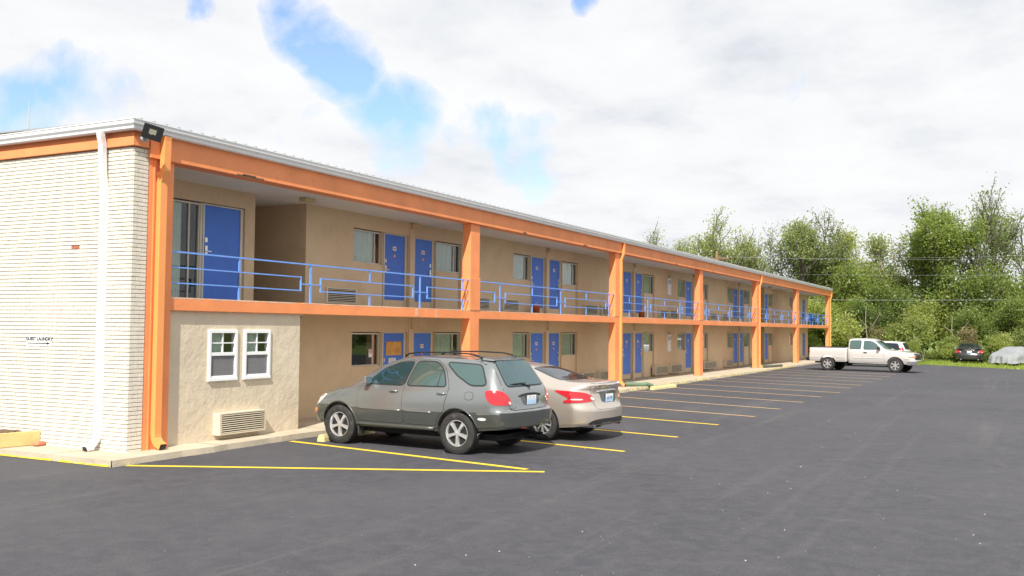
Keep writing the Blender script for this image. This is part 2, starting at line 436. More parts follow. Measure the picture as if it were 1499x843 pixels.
# yellow kerb paint patches
k = MB()
def kerbpaint(x0, x1, wd, seed):
    r = random.Random(seed); x = x0
    while x < x1:
        l = r.uniform(.08, .3); y = kerb_y(x+.1)
        k.quad((x, y-.016, 0.02), (x+l, kerb_y(x+l)-.016, 0.02), (x+l, kerb_y(x+l)-.004, 0.104), (x, y-.004, 0.104))
        k.quad((x, y-.004, 0.104), (x+l, kerb_y(x+l)-.004, 0.104), (x+l, y+wd*r.uniform(.4,1), 0.104), (x, y+wd*r.uniform(.4,1), 0.104))
        x += l + (r.uniform(0, .25) if r.random() < .35 else 0)

y = 12.1
while y < 14.9:
    l = rnd.uniform(.15,.4); k.quad((10.105,y,0.004),(10.105,y+l,0.004),(10.116,y+l,0.004+.035*rnd.random()),(10.116,y,0.03)); y += l + (rnd.uniform(0,.2) if rnd.random()<.3 else 0)
k.build('kerb_paint', MT['line'], walk)
k = MB(); kerbpaint(20, 60, .10, 3); k.build('kerb_paint', MT['yelcon'], walk)

# parking lines
def pline(p, q, wd, m):
    p = Vector((*p, 0.004)); q = Vector((*q, 0.004)); d = (q-p).normalized(); r = Vector((-d.y, d.x, 0))*wd/2
    n = max(2, int((q-p).length/0.35)); mb = MB()
    off = [rnd.uniform(-.006, .006) for _ in range(n+1)]
    for i in range(n):
        a = p+(q-p)*i/n; b = p+(q-p)*(i+1)/n
        mb.quad(a-r*(1+off[i]*8), b-r*(1+off[i+1]*8), b+r*(1-off[i+1]*8), a+r*(1-off[i]*8))
    tag(mb.build('parking_line', m), kind='structure')
pline((10.36, 12.0), (13.13, 6.28), .125, MT['line'])
pline((14.11, 12.0), (13.22, 6.62), .125, MT['line'])
ends = [(16.05,6.12),(18.76,6.02),(21.71,6.0),(24.29,5.79),(27.02,5.75),(30.02,5.70),(32.89,5.65),(35.5,5.47),(38.78,5.57),(41.04,5.48),(44.0,5.45),(46.9,5.4),(49.8,5.4),(52.7,5.4)]
sl = [.20,.24,.27,.31,.34,.33,.32,.32,.32,.32,.32,.32,.32,.32]
for i, (e, s_) in enumerate(zip(ends, sl)):
    y1 = 11.80
    pline((e[0]+s_*(y1-e[1]), y1), e, .115, MT['line'] if i < 3 else MT['oldline'])
pb = MB(); pr = random.Random(12)
for i in range(170):
    x = pr.uniform(4, 45); y = pr.uniform(-6, 7) if i % 3 else pr.uniform(-3, 11.5); s_ = pr.uniform(.004, .010)*(1+.02*x)
    if pr.random() < .5: x = pr.uniform(3, 16); y = pr.uniform(-4, 6); s_ *= .8
    n0 = len(pb.v); a = pr.uniform(0, 6.28)
    for k_ in range(5): pb.v.append((x+s_*math.cos(a+k_*1.257)*pr.uniform(.7,1.2), y+s_*math.sin(a+k_*1.257)*pr.uniform(.7,1.2), 0.001))
    pb.v.append((x, y, s_*.9))
    for k_ in range(5): pb.f.append((n0+k_, n0+(k_+1) % 5, n0+5)); pb.m.append(0)
tag(pb.build('gravel', mat('pale_pebbles', (.40,.38,.35), .9)), 'small pale pebbles scattered over the asphalt', kind='stuff')
# wheel stops
def wheel_stop(x, y, rz, ln, label):
    mb = MB(); h = ln/2
    prof = [(-.085,0),(.085,0),(.075,.07),(.045,.125),(-.045,.125),(-.075,.07)]
    xs = [-h, -h+.03] + [ -h+.03+(ln-.06)*i/8 for i in range(1,8)] + [h-.03, h]
    for i, xx in enumerate(xs):
        sc = .82 if i in (0, len(xs)-1) else 1
        for (a, b) in prof: mb.v.append((xx, a*sc + rnd.uniform(-.003,.003), b*(sc*.97 if sc<1 else 1)+ (rnd.uniform(-.004,.002) if b>0 else 0)))
    n = 6
    for i in range(len(xs)-1):
        for q in range(n):
            mb.f.append((i*n+q, i*n+(q+1)%n, (i+1)*n+(q+1)%n, (i+1)*n+q)); mb.m.append(0)
    mb.f.append(tuple(reversed(range(n)))); mb.f.append(tuple((len(xs)-1)*n+q for q in range(n))); mb.m += [0,0]
    o = mb.build('wheel_stop', MT['yelcon']); o.location = (x, y, 0); o.rotation_euler[2] = rz
    tag(o, label, 'wheel stop', 'yellow concrete wheel stops')
wheel_stop(15.25, 11.56, .06, 1.8, 'pale yellow concrete wheel stop at the front wheels of the grey car')
wheel_stop(34.0, 11.45, -.05, 2.3, 'yellow concrete wheel stop by the kerb, next to the green drain pipe')
wheel_stop(17.75, 11.60, .03, 1.8, 'yellow concrete wheel stop under the nose of the champagne sedan')

# ------------------------------------------------------------------ motel building
B0 = (EW, YC, 0)
motel = empty('motel_building', B0, label='long two storey tan motel with orange columns, blue doors and blue balcony railings', cat='building')
def bp(mb, name, m, smooth=False, bevel=0, parent=None):
    return mb.build(name, m, parent or motel, B0, smooth, bevel)

XE = 75.9          # end of the wall
XEND = 76.95       # end of slab, beam
# end wall core (mortar) + bricks
cw = MB(); cw.box(EW+.012, 11.15, YC+.012, 26.0, 0.05, 5.06)
endwall = bp(cw, 'end_wall', MT['mortar'])
BL, BH, BD = 0.2032, 0.0677, 0.05
def brick_mesh(l, name):
    m_ = MB(); h = (BH-.0105)/2; a = (l-.0075)/2; c = .003; d = .012
    # local: x along the course, y outward, z up
    f = [(-a+c,d,-h+c),(a-c,d,-h+c),(a-c,d,h-c),(-a+c,d,h-c)]; b_ = [(-a,d-c,-h),(a,d-c,-h),(a,d-c,h),(-a,d-c,h)]; k_ = [(-a,-.03,-h),(a,-.03,-h),(a,-.03,h),(-a,-.03,h)]
    n = 0; m_.v = f+b_+k_
    m_.f = [(3,2,1,0)] + [(i, (i+1)%4, 4+(i+1)%4, 4+i) for i in range(4)] + [(4+i, 4+(i+1)%4, 8+(i+1)%4, 8+i) for i in range(4)]
    m_.m = [0]*len(m_.f)
    return m_
bm_full, bm_half = brick_mesh(BL, 'brick'), brick_mesh(BL/2, 'half_brick')
me_full = bm_full.mesh('brick', MT['brick']); me_half = bm_half.mesh('brick', MT['brick'])
me_red = bm_full.mesh('brick', MT['redbrick'])
cand = []
courses = int((5.03-0.06)/BH)
for c in range(courses):
    z = 0.075 + BH*(c+.5)
    sh = 0 if c % 2 else BL/2
    y = YC
    if sh: cand.append(('E', y+BL/4, z, True)); y += BL/2
    while y < 26: cand.append(('E', y+BL/2, z, False)); y += BL
    x = EW
    if not sh:
        cand.append(('F', x+BL/4, z, True)); cand.append(('F', x+BL/2+BL/2, z, False))
    else:
        cand.append(('F', x+BL/2, z, False)); cand.append(('F', x+BL+BL/4, z, True))
def bpos(c):
    return (EW+.002, c[1], c[2]) if c[0] == 'E' else (c[1], YC+.002, c[2])
cand.sort(key=lambda c: ((bpos(c)[0])**2 + (bpos(c)[1])**2 + (bpos(c)[2]-2.15)**2)*(1 if c[0]=='E' else 1.25))
stuff = MB()
damaged = {(13.98, 3.40)}
cnt = 0
for c in cand:
    p = bpos(c); jit = rnd.uniform(-.0018, .0018)
    hit = c[0] == 'E' and abs(c[1]-13.93) < .09 and abs(c[2]-3.42) < .035
    rz = math.pi/2 if c[0] == 'E' else math.pi
    off = Vector(p) + (Vector((-jit,0,0)) if c[0]=='E' else Vector((0,-jit,0)))
    if hit: off.x += .006
    if cnt < 300 or hit:
        o = link(me_red if hit else (me_half if c[3] else me_full), 'brick', endwall, off - Vector(B0)); o.rotation_euler[2] = rz; cnt += 1
        if hit: o['label'] = 'chipped brick showing bare red clay'
    else:
        mm = Matrix.Translation(off) @ Matrix.Rotation(rz, 4, 'Z'); src = bm_half if c[3] else bm_full
        n = len(stuff.v); stuff.v += [tuple(mm @ Vector(v)) for v in src.v]; stuff.f += [tuple(n+i for i in f) for f in src.f]; stuff.m += src.m
tag(bp(stuff, 'brick_courses', MT['brick'], parent=endwall), kind='stuff')

# fascia boards of the end wall
m_ = MB(); m_.box(EW-.06, 11.10, YC-.06, 26, 5.035, 5.18); bp(m_, 'lower_fascia', MT['orange'], bevel=.006)
m_ = MB(); m_.box(EW-.005, 11.12, YC-.004, 26, 5.18, 5.40); bp(m_, 'upper_fascia', MT['orange'])

# columns
def column(x0, x1, z0, z1, y0=YC, y1=YC+.25):
    m_ = MB(); m_.box(x0, x1, y0, y1, z0, z1); return bp(m_, 'column', MT['orange'], bevel=.008)
column(11.152, 11.69, 0.09, 5.27, YC-.002, YC+.32)
m_ = MB(); m_.box(11.25, 11.275, YC-.02, YC, .1, 5.2); m_.box(11.50, 11.545, YC-.02, YC, .1, 5.2); bp(m_, 'column_trim', MT['orange'])
COLS = [(21.73,22.21),(32.03,32.45),(42.4,42.9),(53.2,53.75),(64.2,64.95),(76.35,76.93)]
for a, b in COLS:
    column(a, b, 0.09, 2.395); column(a, b, 2.612, 4.89)
    m_ = MB(); m_.box(a-.025, b+.025, YC-.014, YC+.27, 2.612, 3.46); bp(m_, 'column_sleeve', MT['orange'], bevel=.008)
# beam
m_ = MB(); m_.box(11.12, XEND, YC-.07, YC+.25, 4.885, 5.36); bp(m_, 'roof_beam', MT['orange'], bevel=.006)
pe = MB()
for x, l in ((13.1,.7),(24.6,.25),(28.9,.5),(38.6,.3),(44.2,.18)):
    pe.box(x, x+l, YC-.0725, YC-.069, 4.884, 4.884+rnd.uniform(.012,.03)); pe.box(x+l*.2, x+l*.7, YC-.0725, YC-.069, 4.90, 4.93)
bp(pe, 'bare_patch', MT['soil'])
# slab
m_ = MB(); m_.box(11.69, XEND, YC, YC+.18, 2.39, 2.612); bp(m_, 'balcony_edge', MT['orange'], bevel=.008)
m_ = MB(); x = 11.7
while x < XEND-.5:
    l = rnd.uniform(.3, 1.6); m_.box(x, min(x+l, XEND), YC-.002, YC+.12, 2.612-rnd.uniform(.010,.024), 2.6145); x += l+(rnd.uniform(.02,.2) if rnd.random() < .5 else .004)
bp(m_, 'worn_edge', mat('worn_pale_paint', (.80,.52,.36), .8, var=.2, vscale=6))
m_ = MB()
for x, l, h_ in ((19.15,.12,.20),(20.05,.09,.215),(19.6,.03,.15),(27.3,.05,.12),(36.2,.07,.16)): m_.box(x, x+l, YC-.0025, YC-.0005, 2.61-h_, 2.60)
bp(m_, 'paint_run', mat('pale_paint_run', (.88,.45,.27), .7, var=.3, vscale=9))
m_ = MB(); m_.box(11.2, XEND-.01, YC+.18, 26, 2.42, 2.606); bp(m_, 'balcony_floor', MT['slabtop'])
m_ = MB(); m_.box(11.2, XEND-.02, YC+.18, YW+.05, 2.40, 2.42); bp(m_, 'balcony_soffit', MT['panel'])
# ceiling
m_ = MB(); m_.box(11.2, XEND-.02, YC+.25, 17.2, 4.90, 5.1); bp(m_, 'balcony_ceiling', MT['ceiling'])

# walls with openings
def wall(x0, x1, z0, z1, y, ops, dep, m, name, extra=()):
    mb = MB()
    X = sorted(set([x0, x1] + [v for o in ops for v in (o[0], o[1]) if x0 < v < x1]))
    Z = sorted(set([z0, z1] + [v for o in ops for v in (o[2], o[3]) if z0 < v < z1]))
    for i in range(len(X)-1):
        for k_ in range(len(Z)-1):
            xm = (X[i]+X[i+1])/2; zm = (Z[k_]+Z[k_+1])/2
            if any(o[0] < xm < o[1] and o[2] < zm < o[3] for o in ops): continue
            mb.quad((X[i],y,Z[k_]),(X[i+1],y,Z[k_]),(X[i+1],y,Z[k_+1]),(X[i],y,Z[k_+1]))
    for o in ops:
        a, b, c, d = o[:4]
        mb.quad((a,y,c),(a,y,d),(a,y+dep,d),(a,y+dep,c)); mb.quad((b,y,d),(b,y,c),(b,y+dep,c),(b,y+dep,d))
        mb.quad((a,y,d),(b,y,d),(b,y+dep,d),(a,y+dep,d)); mb.quad((b,y,c),(a,y,c),(a,y+dep,c),(b,y+dep,c))
    return bp(mb, name, m)

UF, GF = 2.612, 0.10         # floor levels
# a unit opening (assembly) = one recessed hole holding window + door
def curtain_mesh(x0, x1, z0, z1, y, amp=.022, wl=.11):
    mb = MB(); n = max(6, int((x1-x0)/wl*8)); pv = None
    for i in range(n+1):
        x = x0+(x1-x0)*i/n; yy = y+amp*math.sin((x-x0)/wl*2*math.pi)+amp*.5*math.sin((x-x0)/wl*3.3+1)
        if pv: mb.quad((pv[0],pv[1],z0),(x,yy,z0),(x,yy,z1),(pv[0],pv[1],z1))
        pv = (x, yy)
    return mb
REC = .075
def window(x0, x1, z0, z1, y, curt=(0,1), dark_first=False, parent=None, fw=.035, slider=True, cm='curtain'):
    f = MB()
    f.box(x0, x0+fw, y-.02, y+.04, z0, z1); f.box(x1-fw, x1, y-.02, y+.04, z0, z1)
    f.box(x0+fw, x1-fw, y-.02, y+.04, z0, z0+fw); f.box(x0+fw, x1-fw, y-.02, y+.04, z1-fw, z1)
    if slider:
        xm = x0+(x1-x0)*slider if isinstance(slider, float) else (x0+x1)/2
        f.box(xm-fw*.5, xm+fw*.5, y-.01, y+.035, z0+fw, z1-fw)
    w_ = bp(f, 'window', MT['frame'])
    p = MB(); p.box(x0+fw, x1-fw, y+.012, y+.018, z0+fw, z1-fw); bp(p, 'pane', MT['glass'], parent=w_)
    # room behind
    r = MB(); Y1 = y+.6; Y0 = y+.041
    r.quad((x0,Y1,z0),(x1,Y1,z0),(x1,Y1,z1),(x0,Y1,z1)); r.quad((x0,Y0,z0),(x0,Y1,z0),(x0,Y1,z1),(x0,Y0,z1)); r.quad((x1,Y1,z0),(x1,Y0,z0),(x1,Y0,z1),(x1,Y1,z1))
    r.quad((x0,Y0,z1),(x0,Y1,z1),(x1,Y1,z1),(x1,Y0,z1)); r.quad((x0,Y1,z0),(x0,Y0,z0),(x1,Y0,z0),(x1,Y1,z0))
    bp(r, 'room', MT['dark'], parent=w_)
    if curt:
        a = x0+(x1-x0)*curt[0]; b = x0+(x1-x0)*curt[1]
        bp(curtain_mesh(a, b, z0+.01, z1-.01, y+.045, .016), 'curtain', MT[cm], smooth=True, parent=w_)
    return w_
def door(x0, x1, zf, ztop, y, lock='l', marks=2, num=True, bottom=.23):
    d = MB(); d.box(x0, x1, y-.005, y+.035, zf+bottom, ztop); dd = bp(d, 'door', MT['blue'], bevel=.004)
    f = MB(); f.box(x0-.045, x0-.003, y-.03, y+.05, zf, ztop+.03); f.box(x1+.003, x1+.045, y-.03, y+.05, zf, ztop+.03); f.box(x0-.003, x1+.003, y-.03, y+.05, ztop+.003, ztop+.03)
    bp(f, 'door_frame', MT['frame'], parent=dd)
    kp = MB(); kp.box(x0-.002, x1+.002, y-.002, y+.03, zf+.01, zf+bottom-.004); bp(kp, 'kick_panel', MT['panel'], parent=dd)
    lx = x0+.055 if lock == 'l' else x1-.075
    l = MB(); l.box(lx-.03, lx+.035, y-.028, y-.005, zf+.94, zf+1.10); l.box(lx-.03, lx+.035, y-.022, y-.005, zf+1.17, zf+1.26)
    l.bar((lx, y-.05, zf+.99), (lx+(.11 if lock=='l' else -.11), y-.05, zf+.99), .02, .02); l.box(lx-.012, lx+.012, y-.055, y-.02, zf+.978, zf+1.0)
    bp(l, 'lock', MT['metal'], parent=dd)
    if num:
        xc = (x0+x1)/2 + .0
        q = MB(); q.box(xc-.075, xc+.075, y-.012, y-.005, zf+1.50, zf+1.60); bp(q, 'number_plate', MT['paper'], parent=dd)
        q = MB()
        for dx in (-.04, 0.0, .04): q.box(xc+dx-.012, xc+dx+.012, y-.0135, y-.012, zf+1.525, zf+1.575)
        bp(q, 'print', MT['redprint'] if marks == 3 else MT['ink'], parent=dd)
        if marks >= 2:
            q = MB(); q.lathe([(0.0001,0),(.05,0),(.05,.006),(.0001,.006)], 14, Matrix.Translation((xc, y-.005, zf+1.36)) @ Matrix.Rotation(math.pi/2, 4, 'X'))
            bp(q, 'sticker', MT['redprint'], parent=dd)
            q = MB(); q.box(xc-.022, xc+.022, y-.0125, y-.0112, zf+1.335, zf+1.385); bp(q, 'sticker', MT['paper'], parent=dd)
    return dd
def pilaster(x, z0, z1):
    m_ = MB(); m_.box(x-.10, x+.10, YW-.035, YW+.06, z0, z1); bp(m_, 'pilaster', MT['panel'], bevel=.006)

def unit(c, zf, side, opts={}):
    """side 'L': window then door left of centre c; 'R': door then window."""
    top = zf+1.90; yb = YW+REC
    if side == 'L':
        w0, w1, d0, d1 = c-2.50, c-1.32, c-1.16, c-.25
        window(w0, w1, zf+1.09, top, yb, curt=opts.get('curt', (0,.80)), slider=.80, cm=opts.get('cm', 'curtain'))
        door(d0, d1, zf, top-.01, yb-.02, 'l', opts.get('marks', 1), opts.get('num', True))
        m_ = MB(); m_.box(w1, d0-.045, yb-.02, yb+.03, zf, top+.02); bp(m_, 'door_post', MT['panel'])
        m_ = MB(); m_.box(d1+.045, c-.10, yb-.01, yb+.04, zf, top+.02); bp(m_, 'door_post', MT['panel'])
        return (w0, w1+.001, zf+1.09, top+.025), (w1, c-.09, zf, top+.025)
    else:
        d0, d1, w0, w1 = c+.22, c+1.06, c+1.21, c+2.58
        window(w0, w1, zf+1.09, top, yb, curt=opts.get('curt', (0,.76)), slider=.76, cm=opts.get('cm', 'curtain'))
        door(d0, d1, zf, top-.01, yb-.02, 'r', opts.get('marks', 1), opts.get('num', True))
        m_ = MB(); m_.box(c+.10, d0-.045, yb-.01, yb+.04, zf, top+.02); bp(m_, 'door_post', MT['panel'])
        m_ = MB(); m_.box(d1+.045, w0, yb-.02, yb+.03, zf, top+.02); bp(m_, 'door_post', MT['panel']); m_ = MB()
        m_.box(w0, w1, yb-.005, yb+.03, zf+.005, zf+1.088)
        m_.box(w1-.03, w1, yb-.03, yb-.006, zf+.01, top)
        bp(m_, 'window_panel', MT['panel'])
        return (w0-.001, w1, zf, top+.025), (c+.09, w0, zf, top+.025)

ops_u = []; ops_g = []
PAIRS = [21.15, 29.47, 37.86, 46.25, 55.1, 71.6]
for i, c in enumerate(PAIRS):
    last = i == 5
    for zf, ops in ((UF, ops_u), (GF, ops_g)):
        o = dict(marks=3 if (zf == GF or i == 0) else 1)
        if zf == GF and i == 0:
            o = dict(marks=1, num=False, curt=None)
        ops += list(unit(c, zf, 'L', o))
        o2 = dict(marks=3 if (zf == GF or i == 0) else 1)
        if not last: ops += list(unit(c, zf, 'R', o2))
        else:
            door(73.9, 74.9, zf, zf+1.89, YW+REC-.02, 'r', 1, True); ops.append((73.85, 74.95, zf, zf+1.925))
        pilaster(c, zf, 4.895 if zf == UF else 2.395)
# single unit right of the second passage
for zf, ops in ((UF, ops_u), (GF, ops_g)):
    ops += list(unit(61.45, zf, 'R', dict(marks=1)))
# first upstairs room: wide glazing and a door
yb = YW+REC
window(11.9, 13.78, UF+.03, UF+1.92, yb, curt=(.40,.78), slider=.86, cm='curtain')
door(13.885, 14.87, UF, UF+1.90, yb-.02, 'l', 1, False, bottom=.03)
m_ = MB(); m_.box(14.915, 14.97, yb-.03, yb+.03, UF, UF+1.93); bp(m_, 'door_post', MT['frame']); m_ = MB(); m_.box(13.78, 13.84, yb-.035, yb+.03, UF, UF+1.93); bp(m_, 'door_post', MT['frame'])
ops_u.append((11.9, 14.97, UF, UF+1.945))
PASS1 = (15.26, 16.90); PASS2 = (59.0, 61.45)
def clipops(ops, a, b): return [o for o in ops if o[0] >= a-.01 and o[1] <= b+.01]
for nm, zf, zt, ops in (('upper_wall', UF, 4.90, ops_u), ('lower_wall', GF, 2.40, ops_g)):
    segs = [(11.69, PASS1[0]), (PASS1[1], PASS2[0]), (PASS2[1], XE)] if zf == UF else [(11.69, PASS2[0]), (PASS2[1], XE)]
    for a, b in segs:
        oo = clipops(ops, a, b)
        # second assembly hole starts where the wall starts; clamp
        for o in ops:
            if o[0] < a and o[1] > a: oo.append((a+.001, o[1], o[2], o[3]))
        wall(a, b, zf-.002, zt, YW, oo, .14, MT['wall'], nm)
    for (a, b) in ((PASS1,) if zf == UF else ()) + (PASS2,):
        mb = MB(); yd = 17.1
        mb.quad((a,YW,zf),(a,yd,zf),(a,yd,zt),(a,YW,zt)); mb.quad((b,yd,zf),(b,YW,zf),(b,YW,zt),(b,yd,zt)); mb.quad((a,yd,zf),(b,yd,zf),(b,yd,zt),(a,yd,zt))
        bp(mb, 'passage_wall', MT['wall'])
m_ = MB(); m_.box(XE-.25, XE, YW+.002, 26, .1, 4.9); m_.box(11.3, XE-.25, 25.8, 26, .1, 5.0); bp(m_, 'rear_wall', MT['wall'])
m_ = MB(); m_.box(11.16, 11.69, YW, YW+.2, UF, 4.9); m_.box(11.152, 11.2, YC+.3, YW, UF, 4.9); bp(m_, 'inner_wall', MT['wall'])

# boarded notices on the ground floor door behind the grey car
m_ = MB(); m_.box(20.12, 20.80, yb-.04, yb-.026, GF+1.33, GF+1.68); bp(m_, 'plywood_patch', MT['plywood'])
m_ = MB(); m_.box(20.25, 20.55, yb-.04, yb-.026, GF+1.14, GF+1.26); bp(m_, 'notice', MT['paper'])
m_ = MB()
for z in (1.17, 1.20, 1.23): m_.box(20.28, 20.52, yb-.042, yb-.0405, GF+z, GF+z+.008)
bp(m_, 'print', MT['ink'])
m_ = MB(); m_.box(19.42, 19.62, yb+.05, yb+.08, GF+1.09, GF+1.9); bp(m_, 'brown_board', MT['darkred'])
m_ = MB(); m_.box(19.44, 19.60, yb+.001, yb+.005, GF+1.30, GF+1.50); bp(m_, 'no_smoking_sticker', MT['paper'])
m_ = MB(); m_.lathe([(.04,0),(.055,0),(.055,.003),(.04,.003)], 16, Matrix.Translation((19.52, yb-.001, GF+1.44)) @ Matrix.Rotation(math.pi/2, 4, 'X')); m_.bar((19.485, yb-.002, GF+1.475), (19.555, yb-.002, GF+1.405), .003, .012); bp(m_, 'print', MT['redprint'])

# air conditioners
def air_con(x0, x1, z0, z1, y, dep, n=8, side='wall'):
    b = MB(); fw = .022
    b.box(x0, x1, y-dep+.03, y, z0, z1)
    b.box(x0, x0+.05, y-dep, y-dep+.03, z0, z1); b.box(x1-fw, x1, y-dep, y-dep+.03, z0, z1)
    b.box(x0+.05, x1-fw, y-dep, y-dep+.03, z0, z0+fw); b.box(x0+.05, x1-fw, y-dep, y-dep+.03, z1-fw, z1)
    a = bp(b, 'air_conditioner', MT['acbody'])
    r = MB(); r.box(x0+.052, x1-fw-.002, y-dep+.024, y-dep+.0285, z0+fw, z1-fw); bp(r, 'grille_back', MT['dark'], parent=a)
    H = (z1-z0-2*fw)/n
    s = MB(); l = (x1-fw-.004)-(x0+.054)
    s.hexa([(0,-.004,0),(l,-.004,0),(l,.020,.010),(0,.020,.010),(0,-.004,H*.28),(l,-.004,H*.28),(l,.020,H*.28+.008),(0,.020,H*.28+.008)])
    me = s.mesh('slat', MT['acbody'])
    for i in range(n):
        o = link(me, 'slat', a, Vector((x0+.054, y-dep+.003, z0+fw+H*(i+.22))) - Vector(B0))
    return a
# annex
m_ = []
AX0, AX1, AY, AZ1 = 11.69, 15.10, 12.665, 2.392
aw = [(12.63, 13.34), (13.515, 14.22)]
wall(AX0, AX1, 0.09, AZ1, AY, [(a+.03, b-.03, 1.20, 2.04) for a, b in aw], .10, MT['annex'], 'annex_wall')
m_ = MB(); m_.quad((AX1,AY,.09),(AX1,YW,.09),(AX1,YW,AZ1),(AX1,AY,AZ1)); bp(m_, 'annex_side', MT['annex'])
for a, b in aw:
    f = MB(); y = AY; z0, z1 = 1.165, 2.07
    f.box(a, a+.058, y-.035, y+.03, z0, z1); f.box(b-.058, b, y-.035, y+.03, z0, z1); f.box(a+.058, b-.058, y-.035, y+.03, z1-.06, z1); f.box(a-.004, b+.004, y-.045, y+.03, z0-.012, z0+.04)
    zm = (z0+z1)/2+.015
    f.box(a+.058, b-.058, y-.028, y+.02, zm-.03, zm+.03)
    f.box(a+.058, b-.058, y-.016, y+.02, z0+.04, z0+.08)
    w_ = bp(f, 'window', MT['vinyl'], bevel=.004)
    mu = MB(); xc = (a+b)/2
    mu.box(xc-.011, xc+.011, y-.012, y+.01, zm+.03, z1-.06); mu.box(a+.058, b-.058, y-.011, y+.009, (zm+z1)/2-.03, (zm+z1)/2-.008)
    mu.box(xc-.010, xc+.010, y+.0, y+.012, z0+.08, zm-.03); mu.box(a+.058, b-.058, y+.001, y+.011, (zm+z0)/2, (zm+z0)/2+.02)
    bp(mu, 'glazing_bar', MT['vinyl'], parent=w_)
    p = MB(); p.box(a+.07, b-.07, y+.014, y+.018, z0+.05, z1-.07); bp(p, 'pane', MT['glass'], parent=w_)
    s = MB(); s.box(a+.058, b-.075, y-.006, y-.004, z0+.08, zm-.03)
    MT.setdefault('screen', None)
    if MT['screen'] is None:
        MT['screen'] = glass_mat('insect_screen', 0.0, (0.5,0.5,0.52))
        t = MT['screen'].node_tree
        for n_ in list(t.nodes):
            if n_.type == 'BSDF_GLOSSY': n_.inputs['Roughness'].default_value = .9; n_.inputs[0].default_value = (.8,.8,.82,1)
            if n_.type == 'MIX_SHADER':
                for l_ in list(n_.inputs[0].links): t.links.remove(l_)
                n_.inputs[0].default_value = .24
    bp(s, 'insect_screen', MT['screen'], parent=w_)
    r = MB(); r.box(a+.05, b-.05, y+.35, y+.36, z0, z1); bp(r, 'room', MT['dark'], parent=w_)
    bp(curtain_mesh(a+.05, a+.05+(b-a-.1)*.74, z0, z1, y+.12, .02, .09), 'curtain', MT['curtain'], smooth=True, parent=w_)
air_con(12.795, 13.975, .195, .58, AY, .165, 9)
# wall units
for (a, b) in ((17.63,18.77),(24.05,25.28),(26.15,27.20),(32.55,33.75),(34.15,35.2),(40.9,42.0),(42.35,43.45),(48.9,50.1),(51.3,52.4)):
    air_con(a, b, UF+.08, UF+.44, YW, .03 if a < 18 else .10, 8)
for (a, b) in ((17.5,18.5),(24.1,25.2),(26.0,27.0),(31.9,33.0),(33.45,34.4),(39.8,41.5),(41.9,43.5),(47.1,49.4),(51.2,52.7),(57.2,58.6)):
    air_con(a*1.0098, b*1.0098, GF+.09, GF+.46, YW, .17, 8)

# railing
RY = YC+.045
def rail_section(x0, x1):
    rs = empty('railing_section'); rs.parent = motel
    def rail(pa, pb, w_=.022, h_=.022, nm='rail'):
        mb = MB(); mb.bar(pa, pb, w_, h_, (0,0,1) if abs(pa[2]-pb[2]) < 1e-6 else (0,1,0)); mb.build(nm, MT['rail'], rs, B0)
    T, Mz, Lz, Cz = 3.392, 3.128, 2.86, 2.992
    rail((x0, RY, T), (x1, RY, T), .034, .028)
    posts = [11.31 + 4.045*k_ for k_ in range(0, 18)]
    for p in posts:
        if x0+.1 < p < x1-.1: rail((p, RY, UF), (p, RY, T-.017), .05, .02, 'post')
        a, b = max(x0, p+.32), min(x1, p+4.045-.30)
        if b-a > .25:
            rail((a, RY, Mz), (b, RY, Mz)); rail((a, RY, Lz), (b, RY, Lz))
            if p+.32 > x0: rail((a, RY, Lz-.015), (a, RY, Mz+.015), .028, .028, 'rail_end')
            if p+3.745 < x1: rail((b, RY, Lz-.015), (b, RY, Mz+.015), .028, .028, 'rail_end')
            mid = p+2.02
            if x0 < mid < x1:
                rail((mid, RY, Mz+.015), (mid, RY, T-.017), .04, .02, 'baluster'); rail((mid, RY, UF), (mid, RY, Lz-.015), .04, .02, 'baluster')
        ca, cb = max(x0, p-.30), min(x1, p+.32)
        if cb-ca > .1: rail((ca, RY, Cz), (cb, RY, Cz), .022, .022, 'rail_tie')
ends_ = [11.69] + [v for c in COLS for v in (c[0]-.02, c[1]+.02)]
for i in range(0, len(ends_)-1, 2): rail_section(ends_[i], ends_[i+1])
rs = empty('railing_section'); rs.parent = motel
for z in (3.392, 3.128, 2.86):
    mb = MB(); mb.bar((XEND-.05, YC+.25, z), (XEND-.05, YW, z), .03, .03); mb.build('rail', MT['rail'], rs, B0)
mb = MB(); mb.bar((XEND-.05, 13.4, UF), (XEND-.05, 13.4, 3.39), .05, .02); mb.build('post', MT['rail'], rs, B0)

# gutters, roof, downspouts
def gutter_profile():   # (outward, z)
    return [(0, 5.27), (.085, 5.27), (.10, 5.285), (.105, 5.32), (.135, 5.36), (.14, 5.415), (.15, 5.42), (.15, 5.435), (.128, 5.435), (.128, 5.37), (.02, 5.30), (0, 5.43)]
gp = gutter_profile(); gm = MB(); n = len(gp)
GX, GY = EW-.062, YC-.072
pts_rings = [[(XEND+.05, GY-o, z) for o, z in gp], [(GX-o, GY-o, z) for o, z in gp], [(GX-o, 26.1, z) for o, z in gp]]
for r_ in pts_rings: gm.v += r_
for i in range(2):
    for q in range(n-1):
        gm.f.append((i*n+q, i*n+q+1, (i+1)*n+q+1, (i+1)*n+q)); gm.m.append(0)
gm.f.append(tuple(range(n))); gm.m.append(0)
bp(gm, 'gutter', MT['white'])
rm = MB()
ZR0, ZR1, YR = 5.445, 5.60, 19.3
rm.hexa([(GX-.02,GY-.02,ZR0-.02),(XEND+.06,GY-.02,ZR0-.02),(XEND+.06,YR,ZR1-.02),(GX-.02,YR,ZR1-.02),(GX-.02,GY-.02,ZR0),(XEND+.06,GY-.02,ZR0),(XEND+.06,YR,ZR1),(GX-.02,YR,ZR1)])
